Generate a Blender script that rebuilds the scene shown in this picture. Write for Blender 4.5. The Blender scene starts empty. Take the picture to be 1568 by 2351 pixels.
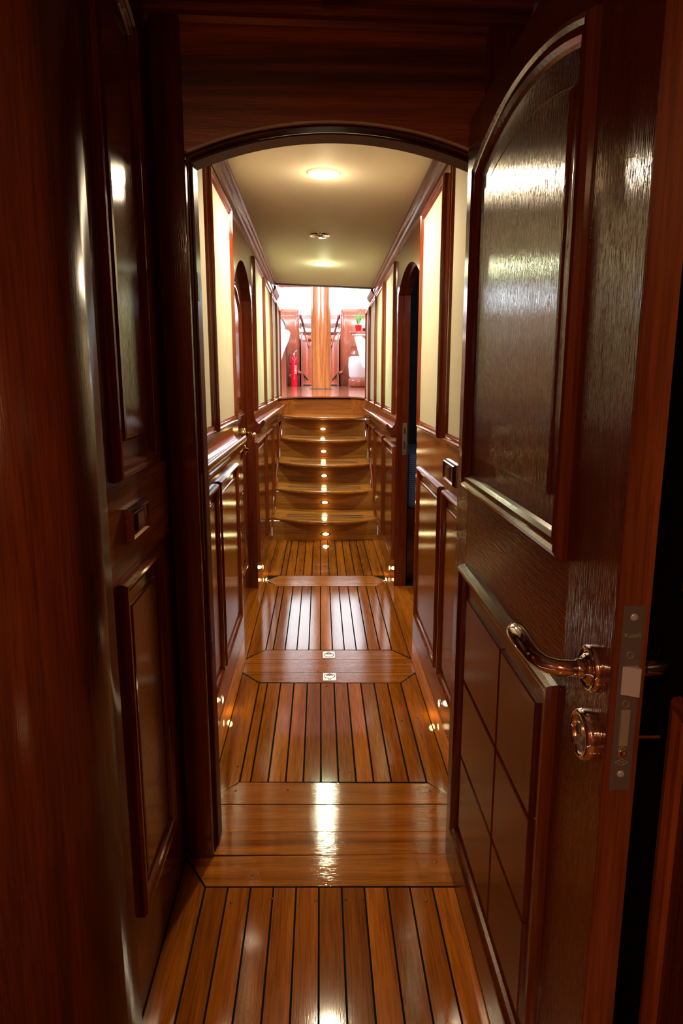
import bpy, bmesh, math, random
from mathutils import Vector, Matrix
random.seed(7)
sc = bpy.context.scene
C = sc.collection
# ------------------------------------------------------------------ camera
PSI, TH, CAMH = math.radians(1.7569), math.radians(11.208), 1.4
fw = Vector((math.sin(PSI)*math.cos(TH), math.cos(PSI)*math.cos(TH), -math.sin(TH)))
rt = Vector((math.cos(PSI), -math.sin(PSI), 0)); up = rt.cross(fw)
cd = bpy.data.cameras.new('camera'); co = bpy.data.objects.new('camera', cd); C.objects.link(co)
co.matrix_world = Matrix(((rt.x, up.x, -fw.x, 0), (rt.y, up.y, -fw.y, 0), (rt.z, up.z, -fw.z, CAMH), (0, 0, 0, 1)))
cd.sensor_fit = 'VERTICAL'; cd.sensor_height = 36; cd.lens = 1567/2351*36; cd.clip_start = 0.02
sc.camera = co
# ------------------------------------------------------------------ world, exposure, big lights
w = bpy.data.worlds.new('world'); sc.world = w; w.use_nodes = True
bgn = w.node_tree.nodes['Background']; bgn.inputs[0].default_value = (0.86, 0.93, 1, 1); bgn.inputs[1].default_value = 3.0
vs = sc.view_settings; vs.view_transform = 'Standard'; vs.look = 'None'; vs.gamma = 1; vs.use_curve_mapping = False; vs.exposure = -0.1

def area(name, loc, direction, sx, sy, power, col, spread=180):
    l = bpy.data.lights.new(name, 'AREA'); l.shape = 'RECTANGLE'; l.size = sx; l.size_y = sy
    l.energy = power; l.color = col; l.spread = math.radians(spread)
    o = bpy.data.objects.new(name, l); C.objects.link(o); o.location = loc
    o.rotation_euler = Vector(direction).to_track_quat('-Z', 'Z').to_euler()
    return o
area('daylight_forward', (0, 21.6, 3.6), (0, -1, -0.02), 7.0, 1.7, 420, (0.80, 0.90, 1.0))
area('daylight_port', (-3.6, 14.5, 3.6), (1, 0, -0.35), 8.0, 1.2, 1000, (0.85, 0.93, 1.0))
area('daylight_starboard', (3.6, 14.5, 3.6), (-1, 0, -0.35), 8.0, 1.2, 1000, (0.85, 0.93, 1.0))
area('daylight_aft_port', (-2.0, 7.25, 3.55), (0.12, 1, -0.12), 2.4, 1.0, 480, (0.9, 0.95, 1.0))
area('daylight_aft_starboard', (2.0, 7.25, 3.55), (-0.12, 1, -0.12), 2.4, 1.0, 480, (0.9, 0.95, 1.0))
area('stairhead_fill', (0.03, 6.95, 4.30), (0, 0.1, -1), 0.8, 0.8, 160, (0.82, 0.88, 1.0))  # added fill for the upper stairs and panels; the roof above is closed
area('daylight_skylight', (0.02, 15.6, 4.50), (0, 0, -1), 1.9, 3.9, 70, (0.9, 0.95, 1.0))

# ------------------------------------------------------------------ materials
def newmat(name):
    m = bpy.data.materials.new(name); m.use_nodes = True
    return m, m.node_tree.nodes, m.node_tree.links, m.node_tree.nodes['Principled BSDF']
def wood(name, ca, cb, axis='z', rough=0.16, stripe=1.0, bump=0.0, grain=1.0, coat=1.0, spec=0.5, tone=False, freq=1.0, ior=1.55):
    m, N, L, P = newmat(name)
    tc = N.new('ShaderNodeTexCoord'); mp = N.new('ShaderNodeMapping')
    L.new(tc.outputs['Object'], mp.inputs[0])
    s = [9.0*freq, 9.0*freq, 9.0*freq]; s['xyz'.index(axis)] = 0.55
    mp.inputs['Scale'].default_value = s
    off = None
    if tone:
        at = N.new('ShaderNodeAttribute'); at.attribute_name = 'tone'
        sc1 = N.new('ShaderNodeMath'); sc1.operation = 'MULTIPLY'; sc1.inputs[1].default_value = 37.0
        L.new(at.outputs['Fac'], sc1.inputs[0])
        cx = N.new('ShaderNodeCombineXYZ')
        for i in range(3): L.new(sc1.outputs[0], cx.inputs[i])
        L.new(cx.outputs[0], mp.inputs['Location'])
    n1 = N.new('ShaderNodeTexNoise'); n1.inputs['Scale'].default_value = 1.3; n1.inputs['Detail'].default_value = 5; n1.inputs['Distortion'].default_value = 0.6
    L.new(mp.outputs[0], n1.inputs['Vector'])
    mp2 = N.new('ShaderNodeMapping'); L.new(tc.outputs['Object'], mp2.inputs[0])
    s2 = [150.0]*3; s2['xyz'.index(axis)] = 5.0; mp2.inputs['Scale'].default_value = s2
    n2 = N.new('ShaderNodeTexNoise'); n2.inputs['Scale'].default_value = 1.5; n2.inputs['Detail'].default_value = 4
    L.new(mp2.outputs[0], n2.inputs['Vector'])
    r1 = N.new('ShaderNodeValToRGB'); r1.color_ramp.elements[0].position = 0.5-0.22/stripe; r1.color_ramp.elements[1].position = 0.5+0.22/stripe
    r1.color_ramp.elements[0].color = (*ca, 1); r1.color_ramp.elements[1].color = (*cb, 1)
    L.new(n1.outputs['Fac'], r1.inputs[0])
    mx = N.new('ShaderNodeMixRGB'); mx.blend_type = 'MULTIPLY'; mx.inputs[0].default_value = 0.55*grain
    r2 = N.new('ShaderNodeValToRGB'); r2.color_ramp.elements[0].position = 0.33; r2.color_ramp.elements[1].position = 0.58
    r2.color_ramp.elements[0].color = (0.35, 0.28, 0.25, 1); r2.color_ramp.elements[1].color = (1, 1, 1, 1)
    L.new(n2.outputs['Fac'], r2.inputs[0]); L.new(r1.outputs[0], mx.inputs[1]); L.new(r2.outputs[0], mx.inputs[2])
    out = mx.outputs[0]
    if tone:
        mr = N.new('ShaderNodeMapRange'); mr.inputs[1].default_value = 0; mr.inputs[2].default_value = 1; mr.inputs[3].default_value = 0.74; mr.inputs[4].default_value = 1.18
        L.new(at.outputs['Fac'], mr.inputs[0])
        vm = N.new('ShaderNodeVectorMath'); vm.operation = 'SCALE'; L.new(out, vm.inputs[0]); L.new(mr.outputs[0], vm.inputs['Scale']); out = vm.outputs[0]
    L.new(out, P.inputs['Base Color'])
    P.inputs['Roughness'].default_value = max(rough, 0.3) if coat > 0 else rough
    P.inputs['Specular IOR Level'].default_value = 0.0 if coat > 0 else spec*0.5
    P.inputs['Coat Weight'].default_value = coat; P.inputs['Coat IOR'].default_value = ior; P.inputs['Coat Roughness'].default_value = rough
    if bump > 0:
        nb = N.new('ShaderNodeTexNoise'); nb.inputs['Scale'].default_value = 420; nb.inputs['Detail'].default_value = 2
        mpb = N.new('ShaderNodeMapping'); sb = [1.0]*3; sb['xyz'.index(axis)] = 0.07; mpb.inputs['Scale'].default_value = sb
        L.new(tc.outputs['Object'], mpb.inputs[0]); L.new(mpb.outputs[0], nb.inputs['Vector'])
        nc = N.new('ShaderNodeTexNoise'); nc.inputs['Scale'].default_value = 9; L.new(tc.outputs['Object'], nc.inputs['Vector'])
        ad = N.new('ShaderNodeMath'); ad.operation = 'MULTIPLY_ADD'; ad.inputs[1].default_value = 0.10
        L.new(nc.outputs['Fac'], ad.inputs[0]); L.new(nb.outputs['Fac'], ad.inputs[2])
        bp = N.new('ShaderNodeBump'); bp.inputs['Strength'].default_value = bump; bp.inputs['Distance'].default_value = 0.002
        L.new(ad.outputs[0], bp.inputs['Height']); L.new(bp.outputs[0], P.inputs['Coat Normal']); L.new(bp.outputs[0], P.inputs['Normal'])
    return m
def plain(name, col, rough=0.5, metal=0.0, bump=0.0, bscale=200, spec=0.5, var=0.0, emit=None, estr=0):
    m, N, L, P = newmat(name)
    P.inputs['Base Color'].default_value = (*col, 1); P.inputs['Roughness'].default_value = rough; P.inputs['Metallic'].default_value = metal
    P.inputs['Specular IOR Level'].default_value = spec
    tc = N.new('ShaderNodeTexCoord'); n = N.new('ShaderNodeTexNoise'); n.inputs['Scale'].default_value = bscale; n.inputs['Detail'].default_value = 3
    L.new(tc.outputs['Object'], n.inputs['Vector'])
    if var > 0:
        mx = N.new('ShaderNodeMixRGB'); mx.inputs[1].default_value = (*[c*(1-var) for c in col], 1); mx.inputs[2].default_value = (*[min(1, c*(1+var)) for c in col], 1)
        L.new(n.outputs['Fac'], mx.inputs[0]); L.new(mx.outputs[0], P.inputs['Base Color'])
    if bump > 0:
        bp = N.new('ShaderNodeBump'); bp.inputs['Strength'].default_value = bump; bp.inputs['Distance'].default_value = 0.001
        L.new(n.outputs['Fac'], bp.inputs['Height']); L.new(bp.outputs[0], P.inputs['Normal'])
    if emit:
        P.inputs['Emission Color'].default_value = (*emit, 1); P.inputs['Emission Strength'].default_value = estr
    return m
D1, D2 = (0.075, 0.011, 0.0035), (0.17, 0.031, 0.008)
MV = wood('mahogany_vertical', D1, D2, 'z', 0.11, bump=0.07, ior=1.6)
MH = wood('mahogany_lengthwise', D1, D2, 'y', 0.10, bump=0.0, ior=1.8)
MX = wood('mahogany_crosswise', (0.08, 0.018, 0.007), (0.44, 0.13, 0.046), 'x', 0.30, stripe=1.5, bump=0.1, freq=1.6)
MM = wood('mahogany_moulding', (0.14, 0.024, 0.006), (0.27, 0.055, 0.012), 'z', 0.10, bump=0.0, ior=1.65)
MMD = wood('mahogany_dark_moulding', (0.075, 0.012, 0.0035), (0.15, 0.028, 0.007), 'z', 0.12, bump=0.05, ior=1.65)
MDOOR = wood('mahogany_door_face', (0.06, 0.009, 0.003), (0.14, 0.024, 0.007), 'z', 0.12, bump=0.42, freq=0.7, ior=1.65)
MDOORY = wood('mahogany_door_rail', (0.06, 0.009, 0.003), (0.14, 0.024, 0.007), 'y', 0.17, bump=0.3, freq=0.7, ior=1.7)
MEDGE = wood('mahogany_end_grain', (0.13, 0.028, 0.008), (0.30, 0.075, 0.018), 'z', 0.28, bump=0.25, freq=2.0)
MPILLAR = wood('mahogany_curved_post', (0.07, 0.014, 0.005), (0.26, 0.055, 0.015), 'z', 0.22, bump=0.12, freq=1.4)
MRISER = wood('mahogany_riser', (0.26, 0.085, 0.013), (0.44, 0.165, 0.026), 'x', 0.22, stripe=1.2, bump=0.1, freq=2.2)
MTREAD = wood('mahogany_tread', (0.30, 0.10, 0.014), (0.50, 0.19, 0.028), 'x', 0.14, stripe=1.2, bump=0.08, freq=2.2)
FY = wood('teak_floor_lengthwise', (0.25, 0.064, 0.007), (0.50, 0.152, 0.014), 'y', 0.07, stripe=1.1, bump=0.03, tone=True, freq=1.6, ior=1.47)
FX = wood('teak_floor_crosswise', (0.27, 0.073, 0.008), (0.54, 0.175, 0.017), 'x', 0.06, stripe=1.3, bump=0.12, tone=True, freq=1.8, ior=1.5)
MSAL = wood('salon_mahogany_hazed', (0.34, 0.085, 0.045), (0.52, 0.18, 0.11), 'z', 0.14, bump=0.05, freq=1.2)  # wood lightened and pinked to carry the lens haze over the salon
MCOL = wood('column_mahogany', (0.24, 0.075, 0.022), (0.46, 0.17, 0.05), 'z', 0.13, stripe=1.6, bump=0.05, freq=2.0)
CAULK = plain('black_caulk', (0.004, 0.009, 0.007), 0.8, spec=0.05)
CREAM = plain('cream_wall_fabric', (0.64, 0.595, 0.46), 0.75, bump=0.15, bscale=600, var=0.06, spec=0.2)
CEIL = plain('cream_ceiling_vinyl', (0.74, 0.66, 0.52), 0.6, bump=0.12, bscale=450, var=0.04, spec=0.08)
CHROME = plain('polished_chrome', (0.82, 0.80, 0.78), 0.06, 1.0)
CHROMEB = plain('brushed_steel', (0.62, 0.60, 0.62), 0.34, 1.0)
STEELD = plain('dull_lock_steel', (0.22, 0.18, 0.18), 0.42, 0.6, bump=0.2, bscale=90)
SATIN = plain('satin_silver', (0.52, 0.51, 0.58), 0.35, 0.35)
BRASS = plain('polished_brass', (0.95, 0.72, 0.33), 0.12, 1.0)
BRASSD = plain('tarnished_brass', (0.35, 0.25, 0.12), 0.35, 1.0)
ENGR = plain('engraved_marking', (0.55, 0.50, 0.50), 0.5, 0.6)
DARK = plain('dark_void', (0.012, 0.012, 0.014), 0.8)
BLKR = plain('black_rubber', (0.015, 0.017, 0.016), 0.5)
WHITE = plain('white_paint', (0.85, 0.85, 0.86), 0.45)
CLOTH = plain('white_cloth', (0.80, 0.80, 0.88), 0.9, bump=0.2)
BLUE = plain('navy_cushion', (0.02, 0.03, 0.06), 0.9)
RED = plain('red_enamel', (0.72, 0.005, 0.03), 0.2)
REDP = plain('red_flower_pot', (0.70, 0.01, 0.03), 0.3)
GREEN = plain('green_leaf', (0.16, 0.50, 0.10), 0.5, var=0.3, bscale=30)
PINK = plain('pale_petal', (0.80, 0.62, 0.78), 0.7)
GLASS, gn, gl, gp = newmat('window_glass')
gp.inputs['Base Color'].default_value = (1, 1, 1, 1); gp.inputs['Roughness'].default_value = 0.0
tr = gn.new('ShaderNodeBsdfTransparent'); gs = gn.new('ShaderNodeBsdfGlossy'); gs.inputs['Roughness'].default_value = 0.02
ms = gn.new('ShaderNodeMixShader'); ms.inputs[0].default_value = 0.06
gl.new(tr.outputs[0], ms.inputs[1]); gl.new(gs.outputs[0], ms.inputs[2]); gl.new(ms.outputs[0], gn['Material Output'].inputs[0])
LWARM = plain('lamp_glow_warm', (1, 1, 1), 0.5, emit=(1.0, 0.80, 0.42), estr=28)
LCOOL = plain('lamp_glow_cool', (1, 1, 1), 0.5, emit=(0.86, 1.0, 0.66), estr=28)
LSTEP = plain('step_light_glow', (1, 1, 1), 0.5, emit=(1.0, 0.78, 0.32), estr=22)
# navy/white fine stripe for the berth
STR, N_, L_, P_ = newmat('striped_bed_cover')
tc_ = N_.new('ShaderNodeTexCoord'); wv = N_.new('ShaderNodeTexWave'); wv.bands_direction = 'Z'; wv.inputs['Scale'].default_value = 26; wv.inputs['Distortion'].default_value = 0
mp_ = N_.new('ShaderNodeMapping'); mp_.inputs['Rotation'].default_value = (0.5, 0, 0)
rr = N_.new('ShaderNodeValToRGB'); rr.color_ramp.elements[0].color = (0.03, 0.05, 0.12, 1); rr.color_ramp.elements[1].color = (0.22, 0.26, 0.38, 1)
L_.new(tc_.outputs['Object'], mp_.inputs[0]); L_.new(mp_.outputs[0], wv.inputs[0]); L_.new(wv.outputs['Fac'], rr.inputs[0]); L_.new(rr.outputs[0], P_.inputs['Base Color']); P_.inputs['Roughness'].default_value = 0.9

# ------------------------------------------------------------------ mesh helpers
class MB:
    def __init__(s): s.v = []; s.f = []; s.mi = []; s.tn = []; s.sm = []
    def add(s, vs_, fs, mi=0, tone=0.5, smooth=False):
        b = len(s.v); s.v += [tuple(v) for v in vs_]
        for f in fs: s.f.append([b+i for i in f]); s.mi.append(mi); s.tn.append(tone); s.sm.append(smooth)
    def box(s, x0, x1, y0, y1, z0, z1, mi=0, tone=0.5):
        v = [(x0,y0,z0),(x1,y0,z0),(x1,y1,z0),(x0,y1,z0),(x0,y0,z1),(x1,y0,z1),(x1,y1,z1),(x0,y1,z1)]
        s.add(v, [(0,3,2,1),(4,5,6,7),(0,1,5,4),(1,2,6,5),(2,3,7,6),(3,0,4,7)], mi, tone); return s
    def prism(s, poly, mp, d0, d1, mi=0, tone=0.5, smooth_side=False):
        n = len(poly); v = [mp(a, b, d0) for a, b in poly]+[mp(a, b, d1) for a, b in poly]
        s.add(v, [list(range(n))[::-1], list(range(n, 2*n))], mi, tone)
        s.add(v, [(i, (i+1) % n, n+(i+1) % n, n+i) for i in range(n)], mi, tone, smooth_side); return s
    def ring(s, poly, prof, mp, mi=0, fill=False, fmi=None, fh=None):
        # prof: (inset, height); closed mitred frame, poly counter-clockwise in (s,t)
        pf = poly if callable(poly) else (lambda d: inset(poly, d))
        rows = [[mp(a, b, h) for a, b in pf(d)] for d, h in prof]
        n = len(rows[0])
        for r in range(len(rows)-1):
            v = rows[r]+rows[r+1]
            s.add(v, [(i, (i+1) % n, n+(i+1) % n, n+i) for i in range(n)], mi)
        if fill: s.add(rows[-1], [list(range(n))], mi if fmi is None else fmi)
        return s
    def lathe(s, prof, org, ax, seg=32, mi=0, smooth=True):
        # prof: (radius, height along axis)
        A = Vector(ax).normalized(); U = A.orthogonal().normalized(); V = A.cross(U); O = Vector(org); n = len(prof)
        v = []
        for r, h in prof:
            for k in range(seg):
                a = 2*math.pi*k/seg; v.append(O+A*h+(U*math.cos(a)+V*math.sin(a))*r)
        f = [(i*seg+k, i*seg+(k+1) % seg, (i+1)*seg+(k+1) % seg, (i+1)*seg+k) for i in range(n-1) for k in range(seg)]
        s.add(v, f, mi, smooth=smooth); return s
    def tube(s, pts, rad, seg=14, mi=0, cap=True, flat=None):
        P = [Vector(p) for p in pts]; n = len(P); R = rad if isinstance(rad, (list, tuple)) else [rad]*n
        v = []; ref = None
        for i in range(n):
            t = (P[min(i+1, n-1)]-P[max(i-1, 0)]).normalized()
            if ref is None: ref = t.orthogonal().normalized()
            ref = (ref-t*ref.dot(t)).normalized(); b = t.cross(ref)
            for k in range(seg):
                a = 2*math.pi*k/seg; d = (ref*math.cos(a)+b*math.sin(a))*R[i]
                if flat: d.z *= flat[i] if isinstance(flat, (list, tuple)) else flat
                v.append(P[i]+d)
        f = [(i*seg+k, i*seg+(k+1) % seg, (i+1)*seg+(k+1) % seg, (i+1)*seg+k) for i in range(n-1) for k in range(seg)]
        if cap: f += [list(range(seg))[::-1], [(n-1)*seg+k for k in range(seg)]]
        s.add(v, f, mi, smooth=True); return s
    def sweep(s, prof, ts, mp, mi=0, caps=True):
        # prof: (d,z) points; ts: list of s positions with z offset: (s, dz)
        n = len(prof); v = []
        for a, dz in ts: v += [mp(a, z+dz, d) for d, z in prof]
        f = [(r*n+i, r*n+i+1, (r+1)*n+i+1, (r+1)*n+i) for r in range(len(ts)-1) for i in range(n-1)]
        s.add(v, f, mi, smooth=False)
        if caps: s.add(v, [list(range(n)), [(len(ts)-1)*n+i for i in range(n)]], mi)
        return s
    def build(s, name, mats, parent=None, bevel=0.0, auto=True):
        me = bpy.data.meshes.new(name); me.from_pydata(s.v, [], s.f)
        if not isinstance(mats, (list, tuple)): mats = [mats]
        for m in mats: me.materials.append(m)
        me.polygons.foreach_set('material_index', s.mi); me.polygons.foreach_set('use_smooth', s.sm)
        at = me.attributes.new('tone', 'FLOAT', 'FACE'); at.data.foreach_set('value', s.tn)
        bm = bmesh.new(); bm.from_mesh(me); bmesh.ops.remove_doubles(bm, verts=bm.verts, dist=1e-6)
        bmesh.ops.recalc_face_normals(bm, faces=bm.faces); bm.to_mesh(me); bm.free(); me.update()
        o = bpy.data.objects.new(name, me); C.objects.link(o)
        if parent is not None:
            o.parent = parent
            if any(abs(c) > 0 for c in parent.location): o.matrix_parent_inverse = Matrix.Translation(parent.location).inverted()
        if bevel > 0:
            b = o.modifiers.new('bevel', 'BEVEL'); b.width = bevel; b.segments = 2; b.limit_method = 'ANGLE'; b.angle_limit = math.radians(40)
        return o
def inset(poly, d):
    if abs(d) < 1e-9: return list(poly)
    n = len(poly); out = []
    A = sum(poly[i][0]*poly[(i+1) % n][1]-poly[(i+1) % n][0]*poly[i][1] for i in range(n)); sg = 1 if A > 0 else -1
    for i in range(n):
        p0, p1, p2 = Vector(poly[i-1]), Vector(poly[i]), Vector(poly[(i+1) % n])
        e1 = (p1-p0).normalized(); e2 = (p2-p1).normalized()
        n1 = Vector((-e1.y, e1.x))*sg; n2 = Vector((-e2.y, e2.x))*sg
        m = n1+n2; k = d/(max(0.2, 1+n1.dot(n2))); out.append((p1.x+m.x*k, p1.y+m.y*k))
    return out
def thing(name, label, cat, loc=(0, 0, 0), group=None, kind=None):
    o = bpy.data.objects.new(name, None); C.objects.link(o); o.location = loc; o.empty_display_size = 0.05
    return tag(o, label, cat, group, kind)
def tag(o, label=None, cat=None, group=None, kind=None):
    if label: o['label'] = label
    if cat: o['category'] = cat
    if group: o['group'] = group
    if kind: o['kind'] = kind
    return o
def struct(o, label=None, cat=None): return tag(o, label, cat, None, 'structure')
def dup(root, delta, label=None):
    r = root.copy(); C.objects.link(r); r.location = Vector(root.location)+Vector(delta)
    if label: r['label'] = label
    for ch in list(root.children):
        c = ch.copy(); C.objects.link(c); c.parent = r; c.matrix_parent_inverse = ch.matrix_parent_inverse.copy()
        for g in list(ch.children):
            d = g.copy(); C.objects.link(d); d.parent = c; d.matrix_parent_inverse = g.matrix_parent_inverse.copy()
    return r
XL, XR = -0.425, 0.494
mL = lambda s, t, d: (XL+d, s, t)
mR = lambda s, t, d: (XR-d, s, t)
def rect(a0, a1, b0, b1): return [(a0, b0), (a1, b0), (a1, b1), (a0, b1)]
def arc_pts(a0, a1, zs, rise, n=16):
    # circular segment from a1 to a0 (right to left), springing at zs, apex zs+rise
    c = (a1-a0)/2; R = (c*c+rise*rise)/(2*rise); th = math.asin(min(1, c/R)); m = (a0+a1)/2; zc = zs+rise-R
    if rise > c: th = math.pi-th
    return [(m+R*math.sin(th-2*th*k/n), zc+R*math.cos(th-2*th*k/n)) for k in range(n+1)]
def archpoly(a0, a1, z0, zs, rise, n=18):
    c = (a1-a0)/2; R = (c*c+rise*rise)/(2*rise); zc_ = zs+rise-R; m = (a0+a1)/2
    def f(d):
        r_, h = R-d, c-d; sp = zc_+math.sqrt(max(0, r_*r_-h*h)); th = math.asin(min(1, h/r_))
        return [(a0+d, z0+d), (a1-d, z0+d), (a1-d, sp)]+[(m+r_*math.sin(th-2*th*k/n), zc_+r_*math.cos(th-2*th*k/n)) for k in range(1, n)]+[(a0+d, sp)]
    return f
ZT = lambda y: 2.185-0.022*(y-3)          # the sheer of the deckhead

# ================================================================== FLOOR
SE = [-0.343, -0.2905]+[-0.2905+0.0375]+[-0.192+0.06205*k for k in range(10)]
SE = [-0.292, -0.2535]+[-0.192+0.0620*k for k in range(10)]
fl = MB(); G = 0.0030; rnd = random.Random(3)
def plank(b, poly, mi, tone=None, zz=0.0, g=0.0066):
    p = inset(poly, g/2) if g else poly
    b.prism(p, lambda s, t, d: (s, t, d), -0.012+zz, zz, mi, rnd.random() if tone is None else tone)
TL = 0.022                                   # cross joints run slightly skew
def ylin(y, x): return y-0.030*(x-0.03)
def cross(y0, y1, x0, x1, tone=None, dl0=0, dl1=0, dr0=0, dr1=0):
    plank(fl, [(x0+dl0, ylin(y0, x0)), (x1-dr0, ylin(y0, x1)), (x1-dr1, ylin(y1, x1)), (x0+dl1, ylin(y1, x0))], 1, tone, g=0.0012)
def section(y0, y1, xs, xl, xr, mit0, mit1):
    # bordered panel of planks: border planks xl..xs[0] and xs[-1]..xr
    for a, b in zip(xs[:-1], xs[1:]):
        plank(fl, [(a, ylin(y0, a)), (b, ylin(y0, b)), (b, ylin(y1, b)), (a, ylin(y1, a))], 0)
    a, b = xs[0], xs[-1]
    plank(fl, [(xl, ylin(y0, xl)-mit0), (a, ylin(y0, a)), (a, ylin(y1, a)), (xl, ylin(y1, xl)+mit1)], 0, 0.45)
    plank(fl, [(b, ylin(y0, b)), (xr, ylin(y0, xr)-mit0), (xr, ylin(y1, xr)+mit1), (b, ylin(y1, b))], 0, 0.45)
XB0, XB1 = -0.382, 0.450
near = [-0.329+0.0634*k for k in range(12)]
# near cabin planks
for a, b in zip(near[:-1], near[1:]): plank(fl, [(a, -1.5), (b, -1.5), (b, ylin(1.668, b)), (a, ylin(1.668, a))], 0, g=0.005)
plank(fl, [(-0.405, -1.5), (near[0], -1.5), (near[0], ylin(1.668, near[0])), (-0.405, 1.80)], 0, 0.35)
plank(fl, [(near[-1], -1.5), (0.50, -1.5), (0.50, ylin(1.668, .5)), (near[-1], ylin(1.668, near[-1]))], 0, 0.35)
for k in range(12): plank(fl, [(-1.3+k*0.0745, -1.5), (-1.2255+k*0.0745, -1.5), (-1.2255+k*0.0745, 1.15), (-1.3+k*0.0745, 1.15)], 0)
for k in range(10): plank(fl, [(0.5+k*0.08, -1.5), (0.58+k*0.08, -1.5), (0.58+k*0.08, 1.85), (0.5+k*0.08, 1.85)], 0)
plank(fl, [(near[0], ylin(1.672, near[0])), (0.50, ylin(1.672, .5)), (0.50, 1.79), (-0.405, 1.805)], 1, 0.35, g=0.001)
cross(1.80, 1.905, -0.46, 0.53, 0.55); cross(1.905, 2.043, -0.46, 0.53, 0.5)
# mitred corridor panels
cross(2.047, 2.168, XB0-0.02, XB1+0.02, 0.62, 0, 0.11, 0, 0.10)
section(2.172, 2.966, SE, XB0-0.0, XB1, 0.11, 0.11)
cross(2.970, 3.083, XB0, XB1, 0.42, 0.09, 0, 0.085, 0); cross(3.085, 3.236, XB0, XB1, 0.75); cross(3.238, 3.355, XB0, XB1, 0.6, 0, 0.09, 0, 0.085)
section(3.359, 4.468, SE, XB0, XB1, 0.11, 0.11)
plank(fl, [(XB0, ylin(4.60, XB0)), (-0.30, ylin(4.472, -.3)), (0.385, ylin(4.472, .385)), (XB1, ylin(4.60, XB1)), (0.37, ylin(4.715, .37)), (-0.30, ylin(4.715, -.3))], 1, 0.95, g=0.001)
section(4.719, 5.80, SE, XB0, XB1, 0.0, 0.0)
# margin boards along both walls
plank(fl, [(XL, 2.047), (XB0, 2.06), (XB0, 5.80), (XL, 5.80)], 0, 0.85, 0.002, 0.001)
plank(fl, [(XB1, 2.035), (XR, 2.02), (XR, 5.80), (XB1, 5.80)], 0, 0.85, 0.002, 0.001)
# starboard doorway sill planks running into the cabin
for k in range(8): plank(fl, [(XR+0.0+k*0.09, 3.42), (XR+0.09+k*0.09, 3.42), (XR+0.09+k*0.09, 4.46), (XR+k*0.09, 4.46)], 0, None, 0, 0.002)
plank(fl, [(XL-0.08, 3.50), (XL, 3.50), (XL, 4.47), (XL-0.08, 4.47)], 0, 0.4, 0.0, 0.001)
fl.box(-1.35, 1.5, -1.5, 6.0, -0.05, -0.0012, 2)
floor = fl.build('floor', [FY, FX, CAULK]); struct(floor, 'glossy teak plank floor with black caulking lines', 'floor')
# small round bungs in the planks
bg = MB()
for x, y in [(-.3, 2.13), (.37, 2.11), (-.12, 2.13), (-.38, 2.62), (-.31, 2.28), (.40, 2.62), (.33, 2.6), (.06, 2.25), (.10, 2.23), (-.22, 2.55), (.36, 3.15), (.02, 2.93), (.33, 1.76), (-.36, 3.3), (.41, 3.17), (-.20, 1.72), (-.25, 1.62), (-.14, 1.63), (-.02, 1.62), (.06, 1.62), (.11, 1.62), (.28, 1.61), (.03, 3.16), (-.02, 3.09), (.36, 3.0)]:
    bg.lathe([(0.0, 0.0006), (0.0042, 0.0006), (0.0046, 0)], (x, y, 0.0), (0, 0, 1), 12)
bg.build('dowel_plug', wood('dowel_plug_wood', (0.06, 0.012, 0.004), (0.12, 0.03, 0.008), 'x', 0.2), floor)

# ================================================================== PANELLING HELPERS
PROF_UP = [(0.0, 0.0), (0.001, 0.010), (0.006, 0.0165), (0.014, 0.0175), (0.018, 0.012), (0.023, 0.0135), (0.029, 0.013), (0.034, 0.006), (0.037, 0.002)]
PROF_LO = [(0.0, 0.0), (0.001, 0.010), (0.006, 0.017), (0.014, 0.017), (0.021, 0.012), (0.027, 0.009), (0.030, 0.001)]
def frame(parent, poly, mp, prof=PROF_UP, name='panel_moulding'):
    return MB().ring(poly, prof, mp).build(name, MM, parent)
def cream_panel(parent, y0, y1, z0, zt, mp):
    poly = [(y0, z0), (y1, z0), (y1, zt(y1)), (y0, zt(y0))]
    frame(parent, poly, mp)
    MB().prism(inset(poly, 0.033), mp, 0.0005, 0.003).build('cream_fabric_panel', CREAM, parent)
def raised_panel(parent, poly, mp, mat=None, groove=None):
    frame(parent, poly, mp, PROF_LO)
    q = [(0.029, 0.0015), (0.060, 0.0015), (0.063, 0.0055), (0.069, 0.0065)]
    MB().ring(poly, q, mp, fill=True).build('raised_panel', mat or MV, parent)

# ================================================================== CORRIDOR WALLS
def wall_mesh(mp, y0, y1, door, th):
    """slab with an arched door opening; door = (a0,a1,spring,rise)"""
    b = MB(); top = 2.42
    a0, a1, zs, ri = door
    arc = arc_pts(a0, a1, zs, ri, 18)          # from a1 to a0
    b.prism(rect(y0, a0, 0, top), mp, 0, -th)
    b.prism(rect(a1, y1, 0, top), mp, 0, -th)
    b.prism([(a0, top), (a0, zs)]+arc[::-1][1:-1]+[(a1, zs), (a1, top)], mp, 0, -th)
    return b
DL = (3.56, 4.43, 1.86, 0.165)
DR = (3.50, 4.46, 1.90, 0.115)
wl = wall_mesh(mL, 1.90, 7.46, DL, 0.07).build('wall_left', MV); struct(wl, 'left corridor wall with mahogany panelling and cream fabric insets', 'wall')
wr = wall_mesh(mR, 1.90, 7.46, DR, 0.075).build('wall_right', MV); struct(wr, 'right corridor wall with mahogany panelling and cream fabric insets', 'wall')
for y0, y1 in [(2.02, 2.715), (2.80, 3.435), (4.56, 5.27), (5.35, 6.04), (6.12, 6.73), (6.80, 7.38)]:
    cream_panel(wl, y0, y1, 1.178, ZT, mL)
for y0, y1 in [(2.02, 2.665), (2.81, 3.42), (4.61, 5.26), (5.43, 6.07), (6.15, 6.80), (6.95, 7.42)]:
    cream_panel(wr, y0, y1, 1.150, lambda y: ZT(y)-0.02, mR)
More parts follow.
